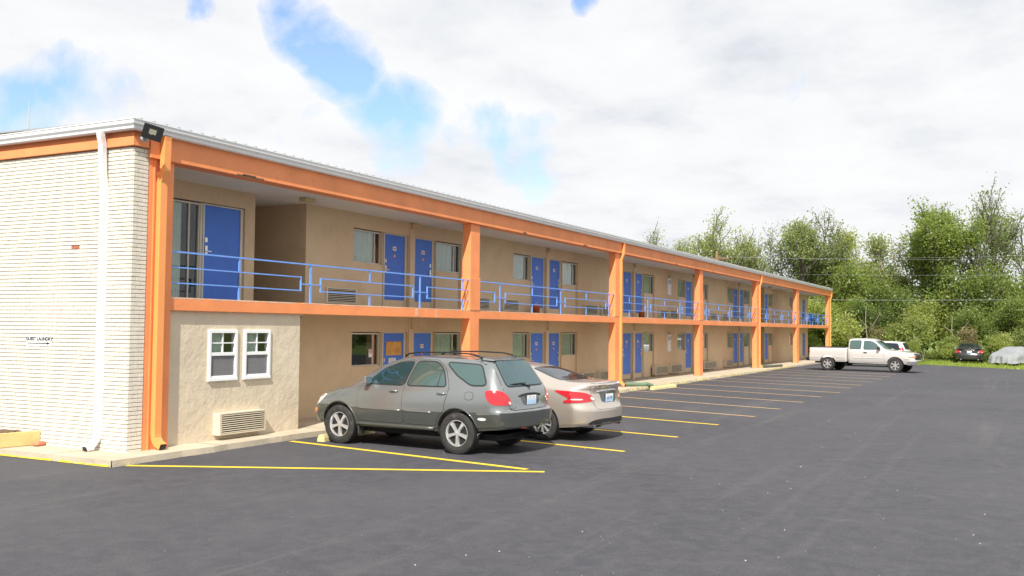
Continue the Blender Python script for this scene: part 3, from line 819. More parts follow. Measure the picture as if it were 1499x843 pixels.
rm.hexa([(GX-.02,YR,ZR1-.02),(XEND+.06,YR,ZR1-.02),(XEND+.06,26.1,ZR0-.02),(GX-.02,26.1,ZR0-.02),(GX-.02,YR,ZR1),(XEND+.06,YR,ZR1),(XEND+.06,26.1,ZR0),(GX-.02,26.1,ZR0)])
x = GX+.1
while x < XEND:
    a = (x, GY-.05, ZR0+.012); b = (x, YR, ZR1+.012)
    rm.bar(a, b, .035, .05); x += .265
bp(rm, 'roof', MT['roof'])
m_ = MB(); m_.box(EW, EW+.3, YC+.01, 26, 5.18, 5.44); bp(m_, 'roof_edge', MT['white'])

def rect_tube(pts, hw, hd, nrm, mb, m=0):
    """rectangular pipe through pts; nrm is the width axis"""
    nrm = Vector(nrm).normalized(); pts = [Vector(p) for p in pts]; rings = []
    for i, p in enumerate(pts):
        d = (pts[min(i+1, len(pts)-1)] - pts[max(i-1, 0)]).normalized(); t = d.cross(nrm).normalized()
        b = len(mb.v)
        for sx, sy in ((-1,-1),(-.8,-1.0),(.8,-1),(1,-1),(1,1),(.8,1),(-.8,1),(-1,1)):
            mb.v.append(tuple(p + nrm*hw*sx + t*hd*sy))
        rings.append(b)
    for i in range(len(rings)-1):
        for q in range(8):
            mb.f.append((rings[i]+q, rings[i]+(q+1)%8, rings[i+1]+(q+1)%8, rings[i+1]+q)); mb.m.append(m)
def downspout(x=None, y=None, face='front', m='orange_pipe', xo=0):
    mb = MB()
    if face == 'end':
        X = EW-.045
        pts = [(EW-.17, y-.02, 5.28), (EW-.16, y-.02, 5.20), (EW-.115, y-.01, 5.08), (EW-.11, y, 4.95), (EW-.085, y, 4.6), (EW-.05, y, 4.35), (X, y, 4.2), (X, y+.0, 1.2), (X, y, .40), (X-.02, y, .30), (X-.09, y+.02, .20), (X-.20, y+.05, .145)]
        rect_tube(pts, .052, .042, (0,1,0), mb)
        e = (X-.202, y+.05, .145)
        mb2 = MB(); mb2.box(e[0]-.004, e[0]+.03, e[1]-.043, e[1]+.043, e[2]-.03, e[2]+.035)
    else:
        Y = YC-.055
        pts = [(x, YC-.135, 5.27), (x, YC-.125, 5.2), (x, YC-.12, 4.9), (x, YC-.115, 4.7), (x, Y, 4.5), (x, Y, 3), (x, Y, .36), (x+.0, Y-.01, .28), (x, Y-.07, .20), (x, Y-.17, .155)] if xo == 0 else \
              [(x, YC-.13, 5.27), (x, YC-.125, 5.15), (x, YC-.12, 4.85), (x, YC-.06, 4.7), (x, YC-.03, 4.6), (x, YC-.03, .36), (x, YC-.04, .28), (x, YC-.10, .2), (x, YC-.2, .16)]
        rect_tube(pts, .068 if xo == 0 else .055, .05 if xo == 0 else .04, (1,0,0), mb)
        e = pts[-1]; mb2 = MB(); mb2.box(e[0]-.05, e[0]+.05, e[1]-.006, e[1]+.03, e[2]-.035, e[2]+.035)
    d = bp(mb, 'downspout', MT[m]); bp(mb2, 'outlet', MT['black'], parent=d)
    return d
d = downspout(y=13.19, face='end', m='white')
d = downspout(x=11.388)
for a, b in (COLS[1], COLS[3], COLS[5]): downspout(x=b+.06, xo=1)
# ceiling lamps and wall lamps
for (x, y) in ((16.2, 13.45), (60.2, 13.4)):
    m_ = MB(); m_.box(x-.17, x+.17, y-.09, y+.09, 4.815, 4.90); bp(m_, 'ceiling_lamp', MT['tanlamp'], bevel=.01)
for c in PAIRS[:5]:
    m_ = MB(); m_.box(c-.09, c+.09, YW-.11, YW-.036, 4.73, 4.87); bp(m_, 'wall_lamp', MT['tanlamp'], bevel=.01)
    m_ = MB(); m_.tube([(c, YW-.05, 2.40), (c, YW-.05, 2.12)], .03, 8); m_.tube([(c, YW-.05, 2.14), (c, YW-.05, 2.10)], .05, 8); bp(m_, 'wall_lamp', MT['tanlamp'])

# ------------------------------------------------------------------ things on the building
# security camera dome
c_ = empty('security_camera', (15.35, 12.92, 2.40), label='small black dome security camera under the balcony by the tan annex corner', cat='camera')
m_ = MB(); m_.lathe([(0.001,0),(.075,0),(.078,-.03),(.07,-.035),(.001,-.035)], 20); m_.build('mount', MT['vinyl'], c_)
m_ = MB(); m_.lathe([(.062,-.034),(.06,-.06),(.045,-.085),(.02,-.098),(.001,-.10)], 20); m_.build('dome', MT['black'], c_, smooth=True)
# floodlight
fl = empty('floodlight', (10.98, 12.40, 5.14), label='black floodlight on the roof corner above the white brick wall', cat='floodlight')
fm = MB()
W2, H2, Dp = .155, .12, .045
fm.hexa([(-W2,0,-H2),(W2,0,-H2),(W2,Dp,-H2*.8),(-W2,Dp,-H2*.8),(-W2,0,H2),(W2,0,H2),(W2,Dp,H2*.8),(-W2,Dp,H2*.8)])
for i in range(7): fm.box(-W2*.8+i*.041, -W2*.8+i*.041+.008, Dp, Dp+.025, -H2*.7, H2*.7)
fb = fm.build('housing', MT['black'], fl, bevel=.006); 
gl_ = MB(); gl_.box(-.055,.055,-.004,-.001,-.03,.05); gg = gl_.build('lens', MT['lampglass'], fb)
fb.location = (-.13, -.22, .075); fb.rotation_euler = (math.radians(18), math.radians(14), math.radians(-38))
br = MB(); br.lathe([(.001,0),(.055,0),(.055,.06),(.001,.06)], 16, Matrix.Translation((-.12,-.0,.0)) @ Matrix.Rotation(math.pi/2,4,'X')); br.tube([(-.12,-.06,.0),(-.13,-.12,.03),(-.13,-.2,.06)], .022, 8)
br.build('bracket', MT['mastwhite'], fl)
# sign
sg = empty('direction_sign', (EW-.016, 14.735, 1.85), label='white GUEST LAUNDRY sign with a black arrow on the brick wall', cat='sign')
m_ = MB(); m_.box(-.004, .0, -.325, .325, -.085, .085); m_.build('board', MT['paper'], sg)
tm = text_mesh('GUEST LAUNDRY', .086, bold=.0035); tm.materials.clear(); tm.materials.append(MT['ink'])
to = link(tm, 'lettering', sg); to.matrix_local = Matrix(((0,0,-1,-.0055),(-1,0,0,0.0),(0,1,0,.035),(0,0,0,1))); to.scale = (1.0, .95, 1)
m_ = MB(); m_.box(-.007,-.0045, -.20, .30, -.045, -.030)
n0 = len(m_.v); m_.v += [(-.007,-.20,-.062),(-.007,-.29,-.0375),(-.007,-.20,-.013)]; m_.f.append((n0,n0+1,n0+2)); m_.m.append(0)
m_.build('arrow', MT['ink'], sg)
# wall boxes between rooms 
def wall_box(x, z, label, floor):
    t = empty('notice_board', (x, YW, z), label=label, cat='notice board', group='white framed boards between the rooms')
    m_ = MB(); m_.box(-.24,.24,-.05,0,-.38,.38); m_.build('board', MT['paper'], t, bevel=.006)
    m_ = MB(); m_.box(-.06,.06,-.10,-.05,.43,.50); m_.box(-.20,-.04,-.056,-.0505,.1,.32); m_.box(.02,.2,-.056,-.0505,.15,.3); m_.build('fittings', MT['mastwhite'], t)
wall_box(42.4, 4.13, 'white board high on the upper balcony wall beside the third column', 1)
wall_box(42.4, 1.55, 'white board on the ground floor wall beside the third column', 0)
# planter
pl = empty('planter_box', (10.12, 14.75, .1), label='low yellow wooden planter box filled with soil against the brick wall', cat='planter')
m_ = MB(); m_.hexa([(.0,-.02,0.005),(.70,-.12,0.005),(.70,-.07,0.005),(.0,.03,0.005),(.0,-.02,.24),(.70,-.12,.24),(.70,-.07,.24),(.0,.03,.24)]); m_.build('board', MT['yellowwood'], pl, bevel=.006)
m_ = MB(); m_.box(-.03,.02,.031,4.5,0.005,.235); m_.build('board', MT['yellowwood'], pl, bevel=.006)
m_ = MB()
nx, ny = 12, 40
for i in range(nx+1):
    for j_ in range(ny+1):
        m_.v.append((.02+.68*i/nx, .03+4.4*j_/ny-.10*i/nx*(1 if j_==0 else 0), .17+rnd.uniform(-.02,.045)+(.05 if 2<i<9 else 0)))
for i in range(nx):
    for j_ in range(ny):
        m_.f.append((i*(ny+1)+j_, (i+1)*(ny+1)+j_, (i+1)*(ny+1)+j_+1, i*(ny+1)+j_+1)); m_.m.append(0)
tag(m_.build('soil', MT['soil'], pl), kind='stuff')
def rock(name, loc, sx, sy, sz, m, label=None, cat=None, seed=1, rz=0):
    bm = bmesh.new(); bmesh.ops.create_icosphere(bm, subdivisions=3, radius=1)
    r = random.Random(seed); ph = [r.uniform(0,6) for _ in range(6)]
    for v in bm.verts:
        c = v.co; k_ = 1+.10*math.sin(3*c.x+ph[0])+.1*math.sin(4*c.y+ph[1])+.08*math.sin(5*c.z+ph[2])
        f = max(abs(c.x),abs(c.y),abs(c.z)); q = 1/(f**.55)
        v.co = Vector((c.x*sx*k_*q*.8, c.y*sy*k_*q*.8, max(-.9, c.z*q*.8)*sz*k_))
    me = bpy.data.meshes.new(name); bm.to_mesh(me); bm.free(); me.materials.append(m); smooth_angle(me, 50)
    o = link(me, name, None, loc); o.rotation_euler[2] = rz
    if label: tag(o, label, cat)
    return o
rock('brick_chunk', (10.72, 14.52, .135), .16, .085, .045, mat('orange_brick_chunk', (.62,.22,.13), .85, var=.25, vscale=14, bump=.5), 'orange red piece of brick lying on the pavement beside the yellow planter', 'brick', 3, .25)
rock('planter_rock', (10.40, 15.6, .30), .14, .3, .05, MT['soil'], 'brown rock lying in the yellow planter', 'rock', 5)
# bolts etc. corrugated drain pipe
gpz = MB(); pts = []; rr = []
p0, p1 = Vector((32.62, 12.42, .17)), Vector((33.55, 11.72, .15))
for i in range(46):
    t = i/45; p = p0.lerp(p1, t); p.z = .185 - .02*t - (.07*max(0, t-.8)*5 if t > .8 else 0) + .01*math.sin(t*9); pts.append(p); rr.append(.072 + (.008 if i % 2 else 0))
gpz.tube(pts, rr, 12); tag(gpz.build('drain_pipe', MT['greenpipe'], smooth=False), 'green corrugated drain pipe running from the column downspout over the kerb', 'pipe', 'corrugated drain pipes at the column downspouts')
gpz = MB(); gpz.tube([(53.95,12.4,.18),(55.2,12.1,.17),(56.8,12.0,.16)], .075, 12); tag(gpz.build('drain_pipe', mat('dark_pipe', (.09,.10,.08), .6)), 'dark drain pipe on the pavement at the fifth column', 'pipe', 'corrugated drain pipes at the column downspouts')
# buckets
def bucket(x, y, z, label):
    m_ = MB(); m_.lathe([(.001,.01),(.105,.01),(.115,0),(.135,.27),(.15,.275),(.15,.295),(.138,.30),(.12,.285),(.10,.03),(.001,.03)], 24)
    o = m_.build('bucket', MT['bucket'], smooth=True); o.location = (x, y, z)
    h = MB(); h.tube([(-.14,0,.27),(-.12,-.06,.36),(0,-.09,.40),(.12,-.06,.36),(.14,0,.27)], .005, 6); h.build('handle', MT['metal'], o)
    tag(o, label, 'bucket')
bucket(28.0, 13.75, UF, 'orange plastic bucket at the upstairs blue door in the second bay')
bucket(38.1, 13.8, UF, 'orange plastic bucket on the balcony in front of the blue door past the second column')
# chairs on the far balcony end
def chair():
    t = empty('plastic_chair'); b = MT['bluechair']
    m_ = MB(); m_.box(-.24,.24,-.22,.24,.41,.445); m_.build('seat', b, t, bevel=.015)
    m_ = MB(); m_.hexa([(-.23,.22,.45),(.23,.22,.45),(.23,.25,.45),(-.23,.25,.45),(-.20,.33,.88),(.20,.33,.88),(.20,.355,.88),(-.20,.355,.88)]); m_.build('backrest', b, t, bevel=.01)
    for sx in (-1,1):
        m_ = MB(); m_.bar((sx*.26,-.2,.64),(sx*.26,.27,.66),.04,.03); m_.bar((sx*.26,-.2,.64),(sx*.26,-.2,.44),.03,.03,(0,1,0)); m_.build('armrest', b, t)
        for sy in (-1,1):
            m_ = MB(); m_.bar((sx*.21,sy*.2,.41),(sx*.25,sy*.25,0),.035,.035,(0,1,0)); m_.build('leg', b, t)
    return t
ch = chair(); ch.location = (69.6, 12.98, UF); ch.rotation_euler[2] = .3; tag(ch, 'blue plastic chair on the balcony, nearer of the two before the open end', 'chair', 'blue chairs on the balcony')
c2 = copy_tree(ch); c2.location = (72.9, 13.0, UF); c2.rotation_euler[2] = -.4; tag(c2, 'blue plastic chair at the open far end of the balcony', 'chair', 'blue chairs on the balcony')

# ------------------------------------------------------------------ vehicles
def interp(pts, x):
    return float(np.interp(x, [p[0] for p in pts], [p[1] for p in pts]))
def sm_interp(pts):
    xs = np.array([p[0] for p in pts], float); ys = np.array([p[1] for p in pts], float)
    g_ = np.linspace(xs[0], xs[-1], 600); v = np.interp(g_, xs, ys)
    w_ = spec_smooth[0]; k_ = max(3, int(w_/(g_[1]-g_[0]))|1); ker = np.hanning(k_+2)[1:-1]; ker /= ker.sum()
    vp = np.pad(v, k_//2, mode='reflect', reflect_type='odd'); v = np.convolve(vp, ker, 'valid')
    return lambda x: float(np.interp(x, g_, v))
spec_smooth = [0.10]
def catmull(P, sub):
    out = []; n = len(P)
    for i in range(n-1):
        p0 = P[max(i-1,0)]; p1 = P[i]; p2 = P[i+1]; p3 = P[min(i+2,n-1)]
        for s_ in range(sub):
            t = s_/sub; t2 = t*t; t3 = t2*t
            out.append(tuple(.5*((2*p1[k_])+(-p0[k_]+p2[k_])*t+(2*p0[k_]-5*p1[k_]+4*p2[k_]-p3[k_])*t2+(-p0[k_]+3*p1[k_]-3*p2[k_]+p3[k_])*t3) for k_ in range(2)))
    out.append(P[-1]); return out
def car_body(S):
    """loft of cross sections; returns bmesh in car space (+x nose, +y left)"""
    zt, zb, wd, zs, wr = (sm_interp(S[k_]) for k_ in ('top','belt','width','sill','roofw'))
    x0, x1 = S['x0'], S['x1']; R = S.get('corner', .22); ROOF = S['roofz']
    d = np.concatenate([[0,.006,.02,.045,.08,.13,.19], np.arange(.25, (x1-x0)-.25+1e-6, (x1-x0-.5)/64), [x1-x0-.19,x1-x0-.13,x1-x0-.08,x1-x0-.045,x1-x0-.02,x1-x0-.006,x1-x0]])
    rows = []
    for dd in d:
        x = x0+dd; e = min(dd, x1-x0-dd)
        rnd_ = 1.0
        if e < R: rnd_ = math.sqrt(max(0, 1-((R-e)/R)**2))
        w_ = wd(x) - R*.9*(1-rnd_)
        vs = .05*(1-math.sqrt(max(0,1-((.08-e)/.08)**2))) if e < .08 else 0
        T = zt(x)-vs*.8; s_ = zs(x)+vs; Bt = min(zb(x), T-.05)
        g_ = min(1, max(0, (T-Bt-.05)/(ROOF-zb(x)-.05))) ** .8
        wR = (w_-.13)*(1-g_) + min(wr(x), w_-.1)*g_
        rt = .015+.05*g_
        th = S.get('tuck', .04)
        P = [(0,s_),(w_-.16,s_),(w_-th-.01,s_+.03),(w_-th*.45,s_+.15),(w_-.004,s_+(Bt-s_)*.45),(w_-.004,s_+(Bt-s_)*.68),(w_-.022,Bt-.09),(w_-.055,Bt),
             ((w_-.055)*.52+wR*.48-(-.012*g_), Bt*.5+(T-rt)*.5),(wR,T-rt),(wR-.10,T-rt*.42),(wR*.5,T-.006),(0,T)]
        rows.append((x, catmull(P, 4)))
    K = len(rows[0][1])
    bm = bmesh.new(); V = {}
    tail, nose = S['tail'], S['nose']; kp = S.get('plan', .10)
    def warp(x, y, z):
        L2 = S.get('warplen', .9)
        a = max(0, 1-(x-x0)/L2); b = max(0, 1-(x1-x)/L2); a = a*a*(3-2*a); b = b*b*(3-2*b)
        return x + interp(tail, z)*a + kp*a*(y/.9)**2 - interp(nose, z)*b - S.get('planf', kp*1.5)*b*(y/.9)**2
    for i, (x, ring) in enumerate(rows):
        for k_, (y, z) in enumerate(ring):
            if k_ in (0, K-1):
                v = bm.verts.new((warp(x, 0, z), 0, z)); V[i,k_,1] = V[i,k_,-1] = v
            else:
                for s_ in (1,-1): V[i,k_,s_] = bm.verts.new((warp(x, y*s_, z), y*s_, z))
    for i in range(len(rows)-1):
        for k_ in range(K-1):
            for s_ in (1,-1):
                q = [V[i,k_,s_],V[i+1,k_,s_],V[i+1,k_+1,s_],V[i,k_+1,s_]]
                if s_ == -1: q.reverse()
                try: bm.faces.new(q)
                except ValueError: pass
    Mc = 14
    for i in (0, len(rows)-1):
        x, ring = rows[i]; grid = []
        for k_, (y, z) in enumerate(ring):
            if k_ in (0, K-1): grid.append([V[i,k_,1]]*(Mc+1)); continue
            row = []
            for c in range(Mc+1):
                yy = y*(1-2*c/Mc)
                row.append(V[i,k_,1] if c == 0 else V[i,k_,-1] if c == Mc else bm.verts.new((warp(x, yy, z), yy, z)))
            grid.append(row)
        for k_ in range(K-1):
            for c in range(Mc):
                q = []
                for v in (grid[k_][c],grid[k_][c+1],grid[k_+1][c+1],grid[k_+1][c]):
                    if v not in q: q.append(v)
                if i == 0: q.reverse()
                if len(q) >= 3:
                    try: bm.faces.new(q)
                    except ValueError: pass
    bmesh.ops.remove_doubles(bm, verts=bm.verts, dist=1e-5)
    bmesh.ops.recalc_face_normals(bm, faces=bm.faces)
    nm_ = [e for e in bm.edges if not e.is_manifold]
    if nm_: print('NONMANIFOLD', S['x0'], len(nm_), [tuple(round(c,2) for c in e.verts[0].co) for e in nm_[:6]])
    return bm
def chaikin(P, it=2, keep=False):
    for _ in range(it):
        Q = []; n = len(P)
        for i in range(n):
            a, b = P[i], P[(i+1)%n]
            L = math.hypot(b[0]-a[0], b[1]-a[1]); t = min(.25, .04/max(L,1e-6))
            Q += [(a[0]+(b[0]-a[0])*t, a[1]+(b[1]-a[1])*t), (a[0]+(b[0]-a[0])*(1-t), a[1]+(b[1]-a[1])*(1-t))]
        P = Q
    return P
def grow(P, d):
    n = len(P); A = sum(P[i][0]*P[(i+1)%n][1]-P[(i+1)%n][0]*P[i][1] for i in range(n)); sg_ = 1 if A > 0 else -1; out = []
    for i in range(n):
        a, b, c = Vector(P[i-1]), Vector(P[i]), Vector(P[(i+1)%n]); e1 = (b-a); e2 = (c-b)
        if e1.length < 1e-9 or e2.length < 1e-9: out.append(tuple(b)); continue
        e1.normalize(); e2.normalize()
        n1 = Vector((e1.y,-e1.x))*sg_; n2 = Vector((e2.y,-e2.x))*sg_; m_ = (n1+n2)
        if m_.length < .2: m_ = n1
        m_.normalize(); k_ = d/max(.4, m_.dot(n1)); out.append((b.x+m_.x*k_, b.y+m_.y*k_))
    return out
class Skin:
    def __init__(s, bm): s.t = BVHTree.FromBMesh(bm)
    def patch(s, poly, side, off=.004, step=.07, thick=.006, rnd_=2, splitz=None):
        if rnd_: poly = chaikin(poly, rnd_)
        bm = bmesh.new(); vs = [bm.verts.new((p[0], p[1], 0)) for p in poly]
        f = bm.faces.new(vs); bmesh.ops.triangulate(bm, faces=[f])
        xs = [p[0] for p in poly]; ys = [p[1] for p in poly]
        for ax, lo, hi in ((0, min(xs), max(xs)), (1, min(ys), max(ys))):
            c = lo+step; L = []
            while c < hi: L.append(c); c += step
            if splitz and ax == 1: L.append(splitz)
            for c in L:
                nrm = (1,0,0) if ax == 0 else (0,1,0)
                bmesh.ops.bisect_plane(bm, geom=bm.verts[:]+bm.edges[:]+bm.faces[:], plane_co=Vector(nrm)*c, plane_no=nrm, dist=1e-5)
        bmesh.ops.dissolve_degenerate(bm, edges=bm.edges, dist=1e-5)
        lay = {}; want = None
        for v in bm.verts:
            u, w_ = v.co.x, v.co.y
            if side == 'L': o, d = Vector((u, 3, w_)), Vector((0,-1,0))
            elif side == 'R': o, d = Vector((u, -3, w_)), Vector((0,1,0))
            elif side == 'rear': o, d = Vector((-5, u, w_)), Vector((1,0,0))
            elif isinstance(side, tuple):
                o = Vector((side[0], side[1], w_)); d = Vector((math.cos(u/.6), math.sin(u/.6), 0)); want = Vector((math.cos(u/.6), math.sin(u/.6), 0))
            elif side == 'front': o, d = Vector((5, u, w_)), Vector((-1,0,0))
            else: o, d = Vector((u, w_, 4)), Vector((0,0,-1))
            h, nm, _, _ = s.t.ray_cast(o, d)
            if h is None:
                h, nm, _, _ = s.t.find_nearest(o + d*(.6 if isinstance(side, tuple) else 2.2))
            lay[v] = (h.copy(), nm.copy())
        for v in bm.verts: v.co = lay[v][0] + lay[v][1]*off
        for f in bm.faces: f.normal_update()
        # facing
        want = want or {'L':(0,1,0),'R':(0,-1,0),'rear':(-1,0,0),'front':(1,0,0),'top':(0,0,1)}[side]
        if sum(f.normal.dot(Vector(want))*f.calc_area() for f in bm.faces) < 0: bmesh.ops.reverse_faces(bm, faces=bm.faces)
        be = [e for e in bm.edges if e.is_boundary]
        r_ = bmesh.ops.extrude_edge_only(bm, edges=be)
        nv = [g_ for g_ in r_['geom'] if isinstance(g_, bmesh.types.BMVert)]
        for v in nv:
            h, nm, _, _ = s.t.find_nearest(v.co); v.co = v.co - nm*(thick+off)
        return bm
def wrap(pts, ox, oy):
    """points (x, y, z) near a corner -> polygon for a patch seen from (ox, oy)"""
    out = []
    for x, y, z in pts:
        a = math.atan2(y-oy, x-ox)
        if a < 0: a += 2*math.pi
        out.append((a*.6, z))
    return out, (ox, oy)
def add_bm(dst, src):
    me = bpy.data.meshes.new('tmp'); src.to_mesh(me); dst.from_mesh(me); bpy.data.meshes.remove(me); src.free()
def bm_obj(bm, name, mats, parent, smooth=True, ang=35, fmat=None):
    me = bpy.data.meshes.new(name)
    if fmat:
        for f in bm.faces: f.material_index = fmat(f)
    bm.to_mesh(me); bm.free()
    for m_ in (mats if isinstance(mats, (list,tuple)) else [mats]): me.materials.append(m_)
    if smooth: smooth_angle(me, ang)
    return link(me, name, parent)
def paint(name, col, metal=.75, rough=.32):
    m = bpy.data.materials.new(name); m.use_nodes = True
    t = m.node_tree; b = t.nodes['Principled BSDF']
    tc = N(t, 'ShaderNodeTexCoord')
    dirt = ramp(t, noise(t, tc.outputs['Object'], 3.0, 8, .65), [(.45, 0.0), (.85, .15)])
    sx = N(t, 'ShaderNodeSeparateXYZ'); t.links.new(tc.outputs['Object'], sx.inputs[0])
    low = ramp(t, sx.outputs[2], [(.25, .40), (.70, 0.0)])
    f = mathn(t, 'MULTIPLY', mathn(t, 'ADD', dirt, low), noise(t, tc.outputs['Object'], 9, 5, .6), clamp=True)
    t.links.new(mixc(t, f, col, (.20,.18,.16)), b.inputs['Base Color'])
    fl = noise(t, tc.outputs['Object'], 900, 2, .5)
    t.links.new(mathn(t, 'ADD', mathn(t, 'MULTIPLY', f, .25), rough), b.inputs['Roughness'])
    b.inputs['Metallic'].default_value = metal; b.inputs['Coat Weight'].default_value = .8; b.inputs['Coat Roughness'].default_value = .04
    return m
MT['suvpaint'] = paint('grey_metallic_paint', (.265,.285,.288), .62, .25)
MT['suvlow'] = paint('dark_grey_green_paint', (.095,.108,.105), .55, .34)
MT['champagne'] = paint('champagne_metallic_paint', (.60,.535,.475), .6, .26)
MT['trucksilver'] = paint('silver_white_paint', (.70,.685,.66), .25)
MT['vanwhite'] = paint('white_car_paint', (.74,.74,.73), 0.0, .3)
MT['blackpaint'] = paint('black_car_paint', (.022,.023,.026), .2, .25)
def cglass(name, col, ior=1.9, rough=.02, tint=(.62,.82,.84)):
    m = mat(name, col, rough, spec=.5); m.node_tree.nodes['Principled BSDF'].inputs['IOR'].default_value = ior; m.node_tree.nodes['Principled BSDF'].inputs['Specular Tint'].default_value = (*tint, 1); return m
MT['cglass'] = cglass('tinted_car_glass', (.020,.045,.052), 2.7)
MT['cglass2'] = cglass('dark_car_glass', (.012,.015,.022), 1.7)
MT['sideglass'] = cglass('side_car_glass', (.05,.085,.08), 2.3)
MT['rubber'] = mat('tyre_rubber', (.028,.028,.028), .8, var=.3, vscale=20, bump=.3, bscale=60, stain=((.10,.09,.08), 8, .55, .75))
MT['trim'] = mat('black_trim', (.02,.02,.022), .5)
MT['alloy'] = mat('alloy_wheel', (.72,.73,.75), .30, metal=.7)
MT['taillamp'] = mat('red_tail_lamp', (.55,.015,.025), .12, coat=1.0, var=.35, vscale=9)
MT['clearlamp'] = mat('clear_lamp', (.75,.74,.70), .1, coat=1.0)
MT['amber'] = mat('amber_lamp', (.75,.20,.04), .2, coat=.6)
MT['chrome'] = mat('chrome', (.8,.8,.82), .08, metal=1.0)
MT['well'] = mat('wheel_well', (.012,.012,.012), .95)
def plate_mat(name, a, b_):
    m = bpy.data.materials.new(name); m.use_nodes = True; t = m.node_tree; b = t.nodes['Principled BSDF']; b.inputs['Roughness'].default_value = .4
    tc = N(t, 'ShaderNodeTexCoord'); sx = N(t, 'ShaderNodeSeparateXYZ'); t.links.new(tc.outputs['Generated'], sx.inputs[0])
    t.links.new(ramp(t, sx.outputs[2], [(.35, b_), (.8, a)]), b.inputs['Base Color']); return m
MT['plate'] = plate_mat('pale_blue_plate', (.80,.82,.84), (.42,.62,.86))

def car_wheel(parent, x, y, R, W, style='five', side=1, steer=0):
    """wheel centred x, |y| outer face; side +1 left"""
    wm = Matrix.Translation((x, y, R)) @ Matrix.Rotation(-math.pi/2*side, 4, 'X')   # local +z -> outward
    # after rotation local z points to +y for side=1
    wm = Matrix.Translation((x, y, R)) @ Matrix.Rotation(-math.pi/2 if side > 0 else math.pi/2, 4, 'X') @ Matrix.Rotation(steer, 4, 'Z')
    RR = R*.62
    hub = MB(); hub.lathe([(.001,-.05),(RR*.92,-.05),(RR*.98,-.02),(RR*.98,-W),(.001,-W)], 28, wm)
    h = hub.build('wheel', MT['well'], parent)
    t = MB(); t.lathe([(RR,-W*.9),(R*.90,-W),(R*.985,-W*.93),(R,-W*.8),(R,-W*.5),(R,-W*.2),(R*.985,-W*.07),(R*.93,-.004),(R*.80,.006),(RR*1.03,-.006),(RR,-.03)], 44, wm)
    for i in range(56):
        a = 2*math.pi*i/56
        for (u0, u1) in ((-.93,-.55),(-.45,-.07)):
            ra, rb = R*.992, R*1.012; da = .035
            n = len(t.v)
            for (r_, aa, u) in ((ra,a,u0),(ra,a+da,u0),(ra,a+da,u1),(ra,a,u1),(rb,a,u0),(rb,a+da,u0),(rb,a+da,u1),(rb,a,u1)):
                t.v.append(tuple(wm @ Vector((r_*math.cos(aa), r_*math.sin(aa), W*u))))
            for f in ((4,5,6,7),(0,1,5,4),(1,2,6,5),(2,3,7,6),(3,0,4,7)): t.f.append(tuple(n+q for q in f)); t.m.append(0)
    t.build('tyre', MT['rubber'], h, smooth=False)
    r = MB(); r.lathe([(RR*.90,-.06),(RR*.955,-.02),(RR*.99,-.004),(RR*1.02,-.006),(RR*1.02,-.03)], 36, wm)
    r.lathe([(RR*.20,-.035),(RR*.19,-.012),(.001,-.008)], 18, wm)
    ns = {'five':5,'seven':7,'six':6,'ten':9}[style]
    for i in range(ns):
        a = 2*math.pi*i/ns + math.pi/2; wi, wo = {'five':(.11,.18),'seven':(.09,.13),'six':(.16,.19),'ten':(.06,.10)}[style]
        def P(rr, ww, z):
            return wm @ Vector((RR*rr*math.cos(a)-RR*ww*math.sin(a), RR*rr*math.sin(a)+RR*ww*math.cos(a), z))
        n = len(r.v)
        r.v += [tuple(P(*q)) for q in ((.12,-wi,-.045),(.12,wi,-.045),(.93,wo,-.05),(.93,-wo,-.05),(.12,-wi*.8,-.012),(.12,wi*.8,-.012),(.55,wi*.75,-.010),(.55,-wi*.75,-.010),(.93,wo*.75,-.016),(.93,-wo*.75,-.016))]
        for f in ((4,5,6,7),(7,6,8,9),(0,4,7,9,3),(1,2,8,6,5),(0,1,5,4),(3,9,8,2)): r.f.append(tuple(n+q for q in f)); r.m.append(0)
    ri = r.build('rim', MT['alloy'], h); smooth_angle(ri.data, 30)
    return h
def circ(cx, cz, R, a0, a1, n):
    return [(cx+R*math.cos(math.radians(a0+(a1-a0)*i/n)), cz+R*math.sin(math.radians(a0+(a1-a0)*i/n))) for i in range(n+1)]
def cut_arches(body, arches, W):
    """boolean wheel wells"""
    tmp = []
    for (x, R, zc_) in arches:
        for s_ in (1,-1):
            m_ = MB(); mt = Matrix.Translation((x, s_*(W-.24), zc_)) @ Matrix.Rotation(-math.pi/2*s_, 4, 'X')
            m_.lathe([(R,0),(R,.6)], 40, mt); n = len(m_.v); m_.f.append(tuple(range(40))); m_.f.append(tuple(40+q for q in reversed(range(40)))); m_.m += [0,0]
            me = m_.mesh('cut', [body.data.materials[0]]); bmx = bmesh.new(); bmx.from_mesh(me); bmesh.ops.recalc_face_normals(bmx, faces=bmx.faces); bmx.to_mesh(me); bmx.free()
            me.materials.clear(); me.materials.append(MT['well'])
            c = link(me, 'cutter'); c.matrix_world = body.matrix_world.copy()
            c.parent = body.parent; c.matrix_parent_inverse = Matrix.Identity(4); c.matrix_basis = Matrix.Identity(4)
            tmp.append(c)
    bpy.context.view_layer.update()
    for c in tmp:
        md = body.modifiers.new('b', 'BOOLEAN'); md.operation = 'DIFFERENCE'; md.object = c; md.solver = 'FAST'; md.material_mode = 'TRANSFER'
    dg = bpy.context.evaluated_depsgraph_get()
    me = bpy.data.meshes.new_from_object(body.evaluated_get(dg))
    body.modifiers.clear(); body.data = me; smooth_angle(me, 35)
    for c in tmp: bpy.data.objects.remove(c)
def sub_patch(skin, poly, sides, name, m, parent, off=.004, **kw):
    bm = bmesh.new()
    fm = kw.pop('fmat', None)
    for s_ in sides: add_bm(bm, skin.patch(poly, s_, off, **kw))
    return bm_obj(bm, name, m, parent, fmat=fm)
